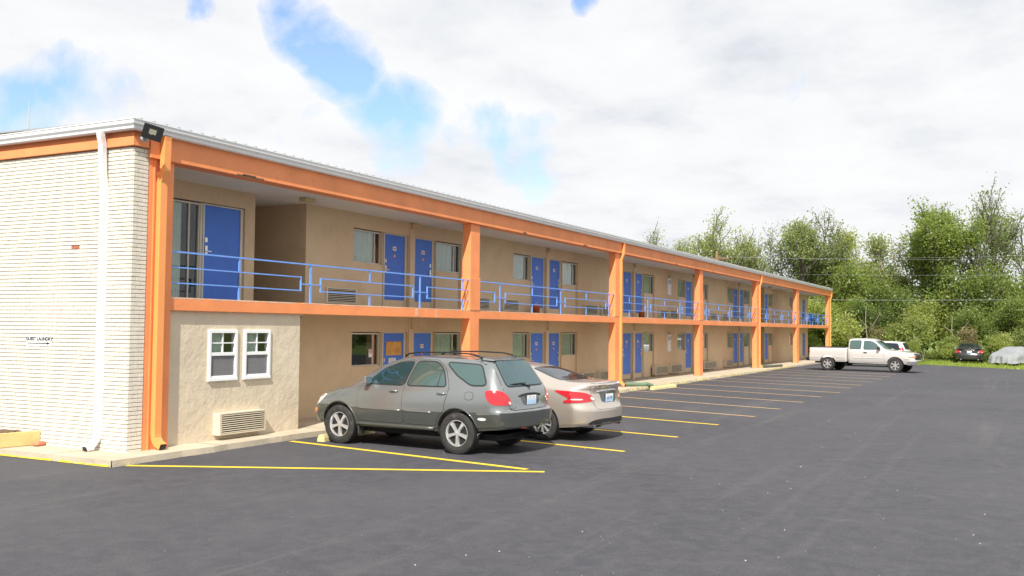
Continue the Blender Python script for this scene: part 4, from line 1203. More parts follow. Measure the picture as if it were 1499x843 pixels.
def patch1(skin, items, name, m, parent, off=.004, **kw):
    bm = bmesh.new()
    for poly, s_ in items: add_bm(bm, skin.patch(poly, s_, off, **kw))
    return bm_obj(bm, name, m, parent)
def handle(parent, x, y, z, m, l=.19, s_=1):
    h = MB(); h.tube([(x-l/2, y, z), (x-l/2+.02, y+.03*s_, z), (x, y+.038*s_, z+.004), (x+l/2-.02, y+.03*s_, z), (x+l/2, y, z)], [.012,.013,.014,.013,.012], 8)
    return h.build('handle', m, parent, smooth=True)
def skin_y(skin, x, z, s_=1):
    h = skin.t.ray_cast(Vector((x, 3*s_, z)), Vector((0,-s_,0)))[0]; return h.y if h else .85*s_
def skin_x(skin, y, z):
    h = skin.t.ray_cast(Vector((-5, y, z)), Vector((1,0,0)))[0]; return h.x if h else -2.2
def place(root, x, y, hd):
    root.location = (x, y, 0); root.rotation_euler = (0, 0, math.radians(hd))
def door_on(skin, poly, side, col, parent, low=None, splitz=None, seam=True):
    s_ = 'L' if side > 0 else 'R'
    if seam:
        patch1(skin, [(grow(chaikin(poly), .007), s_)], 'door_seam', MT['trim'], parent, .0008, rnd_=0)
    bm = bmesh.new(); add_bm(bm, skin.patch(grow(chaikin(poly), -.001), s_, .0045, rnd_=0, splitz=splitz))
    fm = None
    if low: fm = lambda f: 1 if f.calc_center_median().z < splitz else 0
    return bm_obj(bm, 'door', [col, low] if low else col, parent, fmat=fm)
def mirror(parent, x, y, z, m, s_=1, sz=1):
    h = MB(); h.hexa([(x-.05*sz,y,z-.07*sz),(x+.07*sz,y,z-.06*sz),(x+.05*sz,y+.22*s_*sz,z-.06*sz),(x-.05*sz,y+.22*s_*sz,z-.07*sz),(x-.04*sz,y+.02*s_,z+.07*sz),(x+.04*sz,y+.02*s_,z+.07*sz),(x+.03*sz,y+.20*s_*sz,z+.08*sz),(x-.04*sz,y+.20*s_*sz,z+.09*sz)])
    if s_ < 0: h.f = [tuple(reversed(f)) for f in h.f]
    o = h.build('mirror', m, parent, bevel=.02); h = MB(); h.box(x-.058*sz, x-.05*sz, y+.04*s_*sz, y+.20*s_*sz, z-.05*sz, z+.065*sz); h.build('mirror_glass', MT['chrome'], o)
    return o

# ---------------- grey sport utility vehicle
def build_suv(col, low, label, kw):
    root = empty('parked_car', label=label, cat='car', group='cars parked nose in along the motel')
    S = dict(x0=-2.25, x1=2.26, roofz=1.60, corner=.24, plan=.10, planf=.20, warplen=.95,
        top=[(-2.25,1.60),(-1.8,1.615),(-1.2,1.64),(-.4,1.655),(.1,1.63),(.42,1.54),(.8,1.34),(1.12,1.125),(1.22,1.075),(1.6,1.03),(2.0,.95),(2.26,.84)],
        belt=[(-2.25,1.13),(-1,1.12),(.6,1.065),(1.2,1.02),(2.26,.80)],
        width=[(-2.25,.89),(-1.2,.905),(.5,.905),(1.4,.90),(2.26,.86)],
        sill=[(-2.25,.46),(-1.7,.41),(-1.2,.36),(1.3,.34),(1.8,.34),(2.26,.38)],
        roofw=[(-2.25,.60),(-1.0,.645),(.3,.63),(1.2,.60)],
        tail=[(.3,.06),(.42,.0),(.50,-.02),(.73,-.02),(.78,.045),(.92,.055),(1.08,.09),(1.16,.13),(1.35,.27),(1.55,.42),(1.70,.50)],
        nose=[(.3,.05),(.5,0),(.62,.03),(.85,.12),(1.0,.2)], tuck=.05)
    bm = car_body(S); sk = Skin(bm)
    SZ = .70
    body = bm_obj(bm, 'body', [col, low], root, fmat=lambda f: 1 if f.calc_center_median().z < SZ+.01 else 0)
    arches = [(1.37,.405,.37),(-1.25,.41,.37)]
    cut_arches(body, arches, .905)
    # fender lips
    for s_ in (1,-1):
        for (ax, R, zc_) in arches:
            pts = circ(ax, zc_, R+.005, -8, 188, 30); lip = MB()
            lip.tube([(p[0], skin_y(sk, p[0], max(.36,p[1]), s_)+.002*s_, p[1]) for p in pts], .012, 6); lip.build('wheel_arch_lip', low, root, smooth=True)
    arF = lambda a0,a1,n=10: circ(1.37,.37,.44,a0,a1,n); arR = lambda a0,a1,n=10: circ(-1.25,.37,.45,a0,a1,n)
    fd = [(.92,.46),(.93,.72),(.935,1.02),(.74,1.10),(.68,1.16),(.46,1.38),(.14,1.52),(-.20,1.585),(-.10,1.14),(-.075,.80),(-.12,.46)]
    rdp = [(-.125,.46),(-.08,.80),(-.105,1.14),(-.22,1.585),(-.70,1.585),(-.92,1.44),(-1.06,1.15),(-1.05,1.0),(-.99,.86)] + [p for p in arR(55,12,5)] + [(-.77,.46)]
    for s_ in (1,-1):
        d1 = door_on(sk, fd, s_, col, root, low, SZ); d2 = door_on(sk, rdp, s_, col, root, low, SZ)
        side = 'L' if s_ > 0 else 'R'
        for dd, x in ((d1,.11),(d2,-.93)): handle(dd, x, skin_y(sk, x, 1.02, s_)+.002*s_, 1.02, low if s_ < 0 else col, .19, s_)
        # dark surround then glass
        w1 = [(.73,1.13),(.66,1.22),(.44,1.39),(.12,1.50),(-.20,1.535),(-.075,1.13)]
        w2 = [(-.15,1.13),(-.285,1.54),(-.70,1.54),(-.87,1.42),(-1.00,1.14)]
        w3 = [(-.92,1.54),(-1.60,1.51),(-1.80,1.19),(-1.50,1.18),(-1.18,1.34)]
        for p, par in ((w1,d1),(w2,d2),(w3,root)):
            patch1(sk, [(grow(chaikin(p), .022), side)], 'window_trim', MT['trim'], par, .006, rnd_=0)
            g1 = patch1(sk, [(chaikin(p), side)], 'window', MT['sideglass'] if p is not w1 else MT['cglass'], par, .009, rnd_=0)
        dv = MB(); dv.tube([(-.815, skin_y(sk,-.815,1.14,s_)+.012*s_,1.14), (-.845, skin_y(sk,-.845,1.43,s_)+.012*s_,1.43)], .010, 6); dv.build('window_divider', MT['trim'], d2)
        # moulding
        for a, b in ((.90,-.06),(-.14,-.72)):
            mo = MB(); pts = [(a+(b-a)*i/8, 0, .685) for i in range(9)]
            mo.tube([(p[0], skin_y(sk,p[0],p[2],s_)+.004*s_, p[2]) for p in pts], .014, 6); mo.build('side_moulding', col, d1 if a > 0 else d2, smooth=True)
        ru = MB(); pts = [(.95-1.72*i/10, 0, .405) for i in range(11)]; ru.tube([(p[0], skin_y(sk,p[0],.46,s_)-.005*s_, p[2]) for p in pts], .035, 8); ru.build('side_sill', low, root, smooth=True)
        mirror(root, .70, skin_y(sk,.70,1.12,s_)-.02*s_, 1.19, col, s_, .95)
        # roof rail
        rr = MB(); ry = .56*s_
        rr.tube([(.10,ry,1.63),(.02,ry,1.675),(-.2,ry,1.705),(-.8,ry,1.715),(-1.3,ry,1.70),(-1.48,ry,1.665),(-1.55,ry,1.63)], [.02,.016,.014,.014,.014,.018,.02], 8)
        rr.build('roof_rail', MT['black'], root, smooth=True)
        # headlamp, signal, mud guard
        patch1(sk, [([(2.02,.66),(2.06,.78),(1.92,.88),(1.72,.90),(1.86,.74)], side)], 'headlight', MT['clearlamp'], root, .008)
        patch1(sk, [([(2.05,.55),(2.05,.63),(1.93,.63),(1.93,.55)], side)], 'indicator', MT['amber'], root, .010)
        patch1(sk, [([(-1.68,.60),(-1.84,.60),(-1.84,.645),(-1.68,.645)], side)], 'side_marker', MT['clearlamp'], root, .008)
        mg = MB(); mg.box(.915,.935,(.70 if s_>0 else -.86),(.86 if s_>0 else -.70),.20,.46); mg.build('mud_guard', low, root, bevel=.006)
        # tail lamp wraps side and rear
        patch1(sk, [wrap([(-1.80,.88*s_,1.10),(-2.02,.86*s_,1.105),(-2.12,.78*s_,1.085),(-2.17,.70*s_,1.03),(-2.2,.64*s_,.95),(-2.2,.61*s_,.87),(-2.15,.75*s_,.862),(-2.0,.87*s_,.862),(-1.90,.88*s_,.90),(-1.84,.88*s_,.98)], -1.7, .35*s_)], 'taillight', MT['taillamp'], root, .012)
        tl = [(.60*s_,.87),(.655*s_,.875),(.66*s_,.92),(.625*s_,.92)]
        patch1(sk, [(tl, 'rear')], 'reversing_light', MT['clearlamp'], root, .015)
    # tailgate
    patch1(sk, [(grow(chaikin([(.62,.77),(-.62,.77),(-.70,1.12),(-.60,1.60),(.60,1.60),(.70,1.12)]), .006), 'rear')], 'tailgate_seam', MT['trim'], root, .0008, rnd_=0)
    tg = patch1(sk, [(chaikin([(.62,.77),(-.62,.77),(-.70,1.12),(-.60,1.60),(.60,1.60),(.70,1.12)]), 'rear')], 'tailgate', col, root, .004, rnd_=0)
    gp_ = [(.60,1.17),(-.60,1.17),(-.52,1.575),(.52,1.575)]
    patch1(sk, [(grow(chaikin(gp_), .02), 'rear')], 'window_trim', MT['trim'], tg, .007, rnd_=0)
    patch1(sk, [(chaikin(gp_), 'rear')], 'window', MT['cglass'], tg, .010, rnd_=0)
    sp = MB(); x_ = skin_x(sk, 0, 1.60)
    sp.hexa([(x_-.02,-.54,1.585),(x_+.25,-.56,1.60),(x_+.25,.56,1.60),(x_-.02,.54,1.585),(x_-.03,-.52,1.605),(x_+.25,-.54,1.645),(x_+.25,.54,1.645),(x_-.03,.52,1.605)]); sp.build('roof_spoiler', col, root, bevel=.012)
    # plate recess, garnish, plate, wiper, badge
    patch1(sk, [([(.25,.84),(-.25,.84),(-.33,1.01),(.33,1.01)], 'rear')], 'plate_recess', low, tg, .007)
    xg = skin_x(sk, 0, 1.02)
    ga = MB(); ga.tube([(skin_x(sk,y_,1.03)-.012, y_, 1.03-.03*abs(y_/.35)**2) for y_ in np.linspace(-.36,.36,9)], .018, 8); ga.build('handle', MT['trim'], tg, smooth=True)
    xp = skin_x(sk, 0, .92)
    p_ = MB(); p_.box(xp-.022, xp-.014, -.155, .155, .845, 1.0); p_.build('license_plate', MT['plate'], tg, bevel=.003)
    p_ = MB(); p_.box(xp-.024, xp-.0221, .05,.075,.965,.975); p_.box(xp-.024, xp-.0221, -.075,-.05,.965,.975); p_.build('plate_bolt', MT['trim'], tg)
    wp = MB(); xw = skin_x(sk, 0, 1.16)
    wp.tube([(xw-.02, -.02, 1.155),(skin_x(sk,.18,1.21)-.03, .18, 1.21),(skin_x(sk,.42,1.20)-.025,.42,1.205)], .011, 6)
    wp.tube([(skin_x(sk,.02,1.215)-.022,.02,1.212),(skin_x(sk,.50,1.20)-.022,.50,1.198)], .007, 6); wp.tube([(xw-.035,-.02,1.155),(xw+.01,-.02,1.155)], .028, 10); wp.build('wiper', MT['trim'], tg)
    bd = MB(); xb = skin_x(sk, 0, 1.10); bd.lathe([(.022,0),(.03,0),(.03,.004),(.022,.004)], 16, Matrix.Translation((xb-.006,0,1.09)) @ Matrix.Scale(1.3,4,(0,1,0)) @ Matrix.Rotation(-math.pi/2,4,'Y')); bd.build('badge', MT['chrome'], tg)
    if kw.get('letters'):
        tm_ = text_mesh(kw['letters'], .058); tm_.materials.clear(); tm_.materials.append(MT['chrome']); o = link(tm_, 'lettering', tg)
        xl = skin_x(sk, .49, .81); o.matrix_local = Matrix(((0,0,-1,xl-.012),(-1,0,0,.49),(0,1,0,.81),(0,0,0,1)))
    # bumper bar with step
    bb = MB(); ys_ = np.linspace(-.84,.84,17)
    def bx(y_, z_): return skin_x(sk, y_, z_)
    for za, zb_, o_ in ((.50,.66,.02),(.66,.735,.035)):
        n = len(bb.v)
        for y_ in ys_:
            bb.v += [(bx(y_,za)-o_*.6, y_, za), (bx(y_,zb_)-o_, y_, zb_), (bx(y_,zb_)+.06, y_, zb_+.012), (bx(y_,za)+.05, y_, za-.01)]
        for i in range(len(ys_)-1):
            for q in range(4): bb.f.append((n+i*4+q, n+i*4+(q+1)%4, n+(i+1)*4+(q+1)%4, n+(i+1)*4+q)); bb.m.append(0)
        bb.f.append((n,n+1,n+2,n+3)); e_ = n+(len(ys_)-1)*4; bb.f.append((e_+3,e_+2,e_+1,e_)); bb.m += [0,0]
    bo = bb.build('rear_bumper', low, root); smooth_angle(bo.data, 40)
    rf = MB(); rf.box(bx(.28,.47)-.012, bx(.28,.47)+.02, .22,.36,.455,.485); rf.build('reflector', MT['taillamp'], bo)
    ex = MB(); ex.tube([(-1.9,-.45,.30),(-2.18,-.45,.30)], .03, 10); ex.box(-1.9,-.9,-.5,.5,.26,.34); ex.box(-1.35,-1.15,-.7,.7,.28,.40); ex.build('exhaust', MT['well'], root)
    # windshield, hood line, grille
    patch1(sk, [([(.50,-.60),(.50,.60),(1.08,.70),(1.14,0),(1.08,-.70)], 'top')], 'windshield', MT['cglass'], root, .006)
    patch1(sk, [([(-.35,-.35),(-.35,.35),(.2,.35),(.2,-.35)], 'top')], 'sunroof', MT['cglass2'], root, .004)
    patch1(sk, [([(-.4,.62),(.4,.62),(.46,.80),(-.46,.80)], 'front')], 'grille', MT['trim'], root, .006)
    fdr = patch1(sk, [([(-1.40,.93),(-1.40,1.07),(-1.585,1.07),(-1.585,.93)], 'L')], 'fuel_door_seam', MT['trim'], root, .0008)
    patch1(sk, [([(-1.407,.937),(-1.407,1.063),(-1.578,1.063),(-1.578,.937)], 'L')], 'fuel_door', col, root, .0035)
    for s_ in (1,-1):
        car_wheel(root, 1.37, .885*s_, .355, .215, 'five', s_); car_wheel(root, -1.25, .885*s_, .355, .215, 'five', s_)
    un = MB(); un.box(-1.9,1.9,-.6,.6,.24,.34); un.build('underbody', MT['well'], root)
    return root
suv = build_suv(MT['suvpaint'], MT['suvlow'], 'dark grey four door hatchback car on silver five spoke wheels, nearest the brick wall', dict(letters='LEXUS'))
place(suv, 15.10, 9.62, 86.4)

# ---------------- champagne sedan
def build_sedan(col, label, group, plate='plate', simple=False, grp=None, tinted=None, letters=None):
    root = empty('parked_car', label=label, cat='car', group=group)
    S = dict(x0=-2.44, x1=2.36, roofz=1.44, corner=.34, plan=.16, planf=.26, warplen=.8,
        top=[(-2.44,1.115),(-2.30,1.14),(-2.0,1.145),(-1.75,1.155),(-1.45,1.225),(-1.05,1.36),(-.75,1.43),(-.3,1.47),(.15,1.44),(.5,1.30),(1.0,1.05),(1.15,1.0),(1.6,.94),(2.1,.80),(2.36,.66)],
        belt=[(-2.44,1.0),(-1.6,1.03),(-1.0,.99),(.5,.94),(1.2,.92),(2.36,.62)],
        width=[(-2.44,.87),(-1.4,.91),(.5,.905),(1.4,.90),(2.36,.84)],
        sill=[(-2.44,.30),(-1.8,.26),(-1.2,.20),(1.3,.19),(1.8,.20),(2.36,.24)],
        roofw=[(-2.44,.55),(-1.2,.57),(-.3,.60),(.5,.58),(1.2,.60)],
        tail=[(.2,.10),(.34,.0),(.62,.0),(.72,.06),(.98,.09),(1.08,.02),(1.13,.04)],
        nose=[(.2,.06),(.4,0),(.6,.04),(.8,.12)], tuck=.05)
    bm = car_body(S); sk = Skin(bm); body = bm_obj(bm, 'body', [col], root)
    arches = [(1.38,.365,.34),(-1.38,.365,.34)]
    cut_arches(body, arches, .905)
    G = MT['cglass2']
    fd = [(.90,.30),(.95,.60),(.93,.92),(.70,1.02),(.42,1.23),(.0,1.385),(-.25,1.40),(-.20,.95),(-.19,.60),(-.20,.30)]
    rd_ = [(-.205,.30),(-.195,.60),(-.205,.95),(-.26,1.40),(-.70,1.37),(-1.08,1.22),(-1.22,1.06),(-1.14,.88)] + circ(-1.38,.34,.41,45,8,5) + [(-.95,.30)]
    for s_ in (1,-1):
        side = 'L' if s_ > 0 else 'R'
        d1 = door_on(sk, fd, s_, col, root); d2 = door_on(sk, rd_, s_, col, root)
        w1 = [(.72,.985),(.44,1.20),(.05,1.345),(-.22,1.37),(-.18,.99)]; w2 = [(-.27,.99),(-.32,1.375),(-.70,1.335),(-1.03,1.20),(-1.20,1.07),(-1.10,1.01)]
        for p, par in ((w1,d1),(w2,d2)):
            patch1(sk, [(grow(chaikin(p), .022), side)], 'window_trim', MT['chrome'], par, .0055, rnd_=0)
            patch1(sk, [(grow(chaikin(p), .009), side)], 'window_trim', MT['trim'], par, .007, rnd_=0)
            patch1(sk, [(chaikin(p), side)], 'window', G, par, .009, rnd_=0)
        for dd, x in ((d1,.05),(d2,-.95)): handle(dd, x, skin_y(sk,x,.86,s_)+.002*s_, .86, MT['chrome'], .18, s_)
        mirror(root, .72, skin_y(sk,.70,.98,s_)-.02*s_, 1.03, col, s_, .85)
        patch1(sk, [([(2.1,.60),(2.05,.70),(1.75,.80),(1.55,.80),(1.8,.66)], side)], 'headlight', MT['clearlamp'], root, .008)
        patch1(sk, [wrap([(-1.62,.90*s_,.975),(-1.95,.88*s_,.968),(-2.15,.82*s_,.955),(-2.28,.68*s_,.93),(-2.34,.56*s_,.86),(-2.36,.50*s_,.79),(-2.3,.66*s_,.765),(-2.1,.82*s_,.745),(-1.86,.89*s_,.74),(-1.85,.89*s_,.775),(-1.98,.87*s_,.825),(-1.80,.89*s_,.90)], -1.6, .30*s_)], 'taillight', MT['taillamp'], root, .012)
        patch1(sk, [wrap([(-2.30,.64*s_,.86),(-2.345,.56*s_,.85),(-2.36,.52*s_,.80),(-2.33,.60*s_,.79)], -1.6, .30*s_), wrap([(-1.98,.87*s_,.80),(-2.22,.76*s_,.80),(-2.22,.76*s_,.822),(-2.02,.86*s_,.826)], -1.6, .30*s_)], 'reversing_light', MT['clearlamp'], root, .0155)
    # rear glass, boot lid
    rg = [(-.96,-.50),(-.96,.50),(-1.66,.64),(-1.74,.3),(-1.76,0),(-1.74,-.3),(-1.66,-.64)]
    patch1(sk, [(grow(rg, .015), 'top')], 'window_trim', MT['trim'], root, .003)
    patch1(sk, [(rg, 'top')], 'rear_window', MT['cglass2'], root, .006)
    patch1(sk, [([(.62,-.58),(.62,.58),(1.08,.66),(1.16,0),(1.08,-.66)], 'top')], 'windshield', MT['cglass'], root, .006)
    lid = [(.50,.62),(-.50,.62),(-.58,.88),(-.60,1.11),(.60,1.11),(.58,.88)]
    patch1(sk, [(grow(chaikin(lid), .006), 'rear')], 'boot_seam', MT['trim'], root, .0008, rnd_=0)
    tg = patch1(sk, [(chaikin(lid), 'rear')], 'boot_lid', col, root, .004, rnd_=0)
    gb = MB(); gb.tube([(skin_x(sk,y_,.965)-.012, y_, .97-.02*abs(y_/.4)**2) for y_ in np.linspace(-.40,.40,9)], .020, 8); gb.build('garnish', MT['chrome'], tg, smooth=True)
    patch1(sk, [([(.26,.71),(-.26,.71),(-.36,.94),(.36,.94)], 'rear')], 'plate_recess', MT['trim'] if simple else MT['suvlow'], tg, .006)
    xp = skin_x(sk, 0, .83)
    p_ = MB(); p_.box(xp-.024, xp-.014, -.155,.155,.745,.90); pp = p_.build('license_plate', MT[plate], tg, bevel=.003)
    bdg = MB(); bdg.lathe([(.026,0),(.036,0),(.036,.005),(.026,.005)], 16, Matrix.Translation((skin_x(sk,0,1.035)-.006,0,1.035)) @ Matrix.Rotation(-math.pi/2,4,'Y')); bdg.build('badge', MT['chrome'], tg)
    if letters:
        tm_ = text_mesh(letters, .05); tm_.materials.clear(); tm_.materials.append(MT['chrome']); o = link(tm_, 'lettering', tg)
        o.matrix_local = Matrix(((0,0,-1,skin_x(sk,.40,1.04)-.010),(-1,0,0,.40),(0,1,0,1.035),(0,0,0,1)))
        pr_ = MB()
        for dx, dz, w_, h_ in ((-.09,.0,.03,.05),(-.04,.01,.028,.045),(.03,.0,.03,.05),(.085,-.005,.03,.05)): pr_.box(xp-.0255, xp-.0241, dx-w_/2, dx+w_/2, .82+dz-h_/2, .82+dz+h_/2)
        pr_.build('print', mat('plate_ink', (.05,.10,.22), .6), tg)
    patch1(sk, [([(.72,.34),(-.72,.34),(-.62,.42),(-.4,.44),(.4,.44),(.62,.42)], 'rear')], 'bumper_insert', MT['trim'], root, .006)
    patch1(sk, [([(-.35,.50),(.35,.50),(.42,.68),(-.42,.68)], 'front')], 'grille', MT['trim'], root, .006)
    for s_ in (1,-1):
        ex = MB(); ex.tube([(-2.1,s_*.55,.30),(-2.36,s_*.55,.31)], .038, 12); ex.build('exhaust', MT['chrome'], root)
    patch1(sk, [([(-1.35,.76),(-1.35,.88),(-1.53,.88),(-1.53,.76)], 'L')], 'fuel_door_seam', MT['trim'], root, .0008)
    patch1(sk, [([(-1.356,.766),(-1.356,.874),(-1.524,.874),(-1.524,.766)], 'L')], 'fuel_door', col, root, .0035)
    for s_ in (1,-1):
        for x in (1.38,-1.38): car_wheel(root, x, .885*s_, .325, .20, 'ten', s_)
    un = MB(); un.box(-1.9,1.9,-.6,.6,.18,.28); un.build('underbody', MT['well'], root)
    return root
sedan = build_sedan(MT['champagne'], 'champagne metallic sedan with red tail lamps, parked just beyond the dark grey car', 'cars parked nose in along the motel', letters='ALTIMA')
place(sedan, 17.80, 9.40, 85.0)
bsed = build_sedan(MT['blackpaint'], 'black sedan parked on the grass, tail toward the lot', None, simple=True)
place(bsed, 77.0, 2.95, 3.0)

# ---------------- silver pickup
def build_truck():
    col = MT['trucksilver']
    root = empty('pickup_truck', label='silver white pickup truck with an extended cab at the far end of the motel', cat='pickup truck')
    S = dict(x0=-.74, x1=2.80, roofz=1.72, corner=.16, plan=.03, planf=.12, warplen=.5,
        top=[(-.74,1.77),(-.5,1.80),(.1,1.81),(.5,1.78),(.75,1.66),(1.0,1.45),(1.3,1.20),(1.42,1.175),(2.0,1.14),(2.5,1.07),(2.80,.98)],
        belt=[(-.74,1.20),(1.2,1.17),(2.80,1.0)], width=[(-.74,.97),(1.4,.98),(2.80,.96)], sill=[(-.74,.46),(1.4,.44),(2.3,.46),(2.80,.45)],
        roofw=[(-.74,.70),(.5,.70),(1.2,.68)], tail=[(.4,0),(1.2,0),(1.8,.06)], nose=[(.45,0),(.7,.0),(1.1,.05)], tuck=.06)
    bm = car_body(S); sk = Skin(bm); body = bm_obj(bm, 'body', [col], root); cut_arches(body, [(1.83,.45,.40)], .98)
    S2 = dict(x0=-2.90, x1=-.765, roofz=1.72, corner=.07, plan=.02, planf=.0, warplen=.3,
        top=[(-2.90,1.285),(-.765,1.285)], belt=[(-2.90,1.25),(-.765,1.25)], width=[(-2.90,.965),(-.765,.965)], sill=[(-2.90,.50),(-.765,.50)],
        roofw=[(-2.90,.9),(-.765,.9)], tail=[(.4,0),(1.8,0)], nose=[(.4,0),(1.8,0)], tuck=.05)
    bm = car_body(S2); sk2 = Skin(bm); bed = bm_obj(bm, 'cargo_bed', [col], root); cut_arches(bed, [(-1.82,.46,.40)], .965)
    # hollow bed
    c = MB(); c.box(-2.83,-.84,-.80,.80,.70,1.6); me = c.mesh('cut', MT['trim']); co = link(me, 'cutter', root)
    md = bed.modifiers.new('b', 'BOOLEAN'); md.object = co; md.solver = 'FAST'; md.material_mode = 'TRANSFER'
    bpy.context.view_layer.update()
    me = bpy.data.meshes.new_from_object(bed.evaluated_get(bpy.context.evaluated_depsgraph_get())); bed.modifiers.clear(); bed.data = me; smooth_angle(me, 35); bpy.data.objects.remove(co)
    r_ = MB()
    for s_ in (1,-1): r_.box(-2.88,-.79,s_*.78,s_*.90,1.283,1.305)
    r_.box(-2.88,-2.80,-.78,.78,1.283,1.303); r_.build('bed_rail_cap', MT['trim'], root, bevel=.004)
    rdr = [(-.68,.50),(-.68,1.72),(.06,1.75),(.10,1.2),(.12,.50)]; fdr = [(.125,.50),(.105,1.2),(.065,1.75),(.55,1.72),(.85,1.52),(1.16,1.19),(1.24,1.1),(1.25,.75),(1.32,.50)]
    for s_ in (1,-1):
        side = 'L' if s_ > 0 else 'R'
        d2 = door_on(sk, rdr, s_, col, root); d1 = door_on(sk, fdr, s_, col, root)
        for p, par in (([(-.58,1.22),(-.58,1.66),(.0,1.68),(-.0,1.22)], d2), ([(.17,1.20),(.16,1.66),(.56,1.64),(.80,1.50),(1.06,1.22)], d1)):
            patch1(sk, [(grow(chaikin(p), .02), side)], 'window_trim', MT['trim'], par, .006, rnd_=0)
            patch1(sk, [(chaikin(p), side)], 'window', MT['sideglass'], par, .009, rnd_=0)
        h = MB(); y_ = skin_y(sk, .26, 1.03, s_); h.box(.17,.36,y_,y_+.025*s_,1.0,1.06); h.build('handle', MT['trim'], d1, bevel=.008)
        mirror(root, 1.0, skin_y(sk,1.0,1.18,s_)-.02*s_, 1.27, MT['trim'], s_, 1.15)
        for sk_, a, b, par in ((sk,1.24,-.68,root),(sk2,-.82,-1.33,bed),(sk2,-2.32,-2.88,bed),(sk,2.32,2.70,root)):
            mo = MB(); mo.tube([(a+(b-a)*i/6, skin_y(sk_, a+(b-a)*i/6, .74, s_)+.003*s_, .74) for i in range(7)], .02, 6); mo.build('side_moulding', col, par)
        patch1(sk, [([(2.50,.80),(2.50,1.02),(2.78,1.0),(2.78,.80)], side), ([(.62*s_,.80),(.96*s_,.80),(.96*s_,1.02),(.62*s_,1.02)], 'front')], 'headlight', MT['clearlamp'], root, .010)
        patch1(sk, [([(2.52,.80),(2.52,.88),(2.76,.88),(2.76,.80)], side)], 'indicator', MT['amber'], root, .014)
        patch1(sk2, [([(-2.80,.90),(-2.80,1.22),(-2.895,1.22),(-2.895,.90)], side), ([(.80*s_,.90),(.96*s_,.90),(.96*s_,1.22),(.80*s_,1.22)], 'rear')], 'taillight', MT['taillamp'], root, .010)
        for x in (1.83,-1.82): car_wheel(root, x, .955*s_, .375, .25, 'six', s_)
    patch1(sk, [([(.72,-.62),(.72,.62),(1.22,.72),(1.28,0),(1.22,-.72)], 'top')], 'windshield', MT['cglass'], root, .006)
    patch1(sk, [([(-.5,1.28),(.5,1.28),(.48,1.66),(-.48,1.66)], 'rear')], 'rear_window', MT['cglass'], root, .006)
    patch1(sk, [([(-.58,.68),(.58,.68),(.58,1.0),(-.58,1.0)], 'front')], 'grille', MT['trim'], root, .008)
    gr = MB(); gr.box(2.80,2.83,-.58,.58,.83,.87); gr.build('grille_bar', MT['chrome'], root)
    b1 = MB(); b1.hexa([(2.45,-.98,.40),(2.92,-.86,.40),(2.92,.86,.40),(2.45,.98,.40),(2.45,-.98,.64),(2.92,-.88,.64),(2.92,.88,.64),(2.45,.98,.64)]); b1.build('front_bumper', MT['chrome'], root, bevel=.03)
    b1 = MB(); b1.hexa([(-3.06,-.88,.52),(-2.86,-.95,.52),(-2.86,.95,.52),(-3.06,.88,.52),(-3.06,-.88,.70),(-2.86,-.95,.70),(-2.86,.95,.70),(-3.06,.88,.70)]); b1.build('rear_bumper', MT['black'], root, bevel=.02)
    un = MB(); un.box(-2.7,2.5,-.45,.45,.40,.55); un.build('underbody', MT['well'], root)
    return root
tr = build_truck(); place(tr, 56.3, 7.30, -100.5)

# ---------------- white minivan behind the pickup
def build_van():
    col = MT['vanwhite']
    root = empty('parked_car', label='white minivan with dark windows behind the hood of the silver pickup', cat='car')
    S = dict(x0=-2.4, x1=2.4, roofz=1.55, corner=.24, plan=.10, planf=.22, warplen=.9,
        top=[(-2.4,1.56),(-1.8,1.59),(-.4,1.62),(.4,1.57),(.9,1.33),(1.4,1.06),(2.0,.90),(2.4,.72)], belt=[(-2.4,1.05),(.5,1.0),(1.4,.92),(2.4,.68)],
        width=[(-2.4,.90),(0,.92),(2.4,.86)], sill=[(-2.4,.36),(-1,.26),(1.5,.26),(2.4,.30)], roofw=[(-2.4,.62),(0,.66),(1.2,.6)],
        tail=[(.3,.04),(.5,0),(.75,.02),(1.05,.08),(1.55,.34),(1.7,.4)], nose=[(.3,0),(.9,.1)], tuck=.05)
    bm = car_body(S); sk = Skin(bm); body = bm_obj(bm, 'body', [col], root); cut_arches(body, [(1.5,.38,.35),(-1.45,.38,.35)], .91)
    for s_ in (1,-1):
        side = 'L' if s_ > 0 else 'R'
        for p, par in (([(.95,1.06),(.45,1.42),(-.05,1.47),(-.05,1.04)], root), ([(-.15,1.04),(-.15,1.475),(-1.0,1.48),(-1.0,1.05)], root), ([(-1.08,1.06),(-1.08,1.48),(-1.78,1.46),(-1.95,1.10)], root)):
            patch1(sk, [(p, side)], 'window', MT['cglass2'], par, .006)
        patch1(sk, [wrap([(-2.02,.89*s_,.82),(-2.02,.87*s_,1.12),(-2.05,.85*s_,1.24),(-2.15,.72*s_,1.24),(-2.2,.74*s_,.82)], -1.7, .35*s_)], 'taillight', MT['taillamp'], root, .01)
        patch1(sk, [([(1.0,1.03),(.45,1.45),(-.05,1.50),(-1.08,1.505),(-1.84,1.48),(-2.02,1.06)], side)], 'window_trim', MT['trim'], root, .003)
        for x in (1.5,-1.45): car_wheel(root, x, .89*s_, .33, .2, 'seven', s_)
        mirror(root, .9, skin_y(sk,.9,1.05,s_)-.02*s_, 1.1, col, s_, .9)
    patch1(sk, [([(-.60,1.10),(.60,1.10),(.54,1.50),(-.54,1.50)], 'rear')], 'rear_window', MT['cglass2'], root, .008)
    patch1(sk, [([(.55,-.58),(.55,.58),(1.25,.68),(1.32,0),(1.25,-.68)], 'top')], 'windshield', MT['cglass2'], root, .006)
    p_ = MB(); xp = skin_x(sk,0,.85); p_.box(xp-.02, xp-.008,-.15,.15,.78,.93); p_.build('license_plate', MT['plate'], root)
    return root
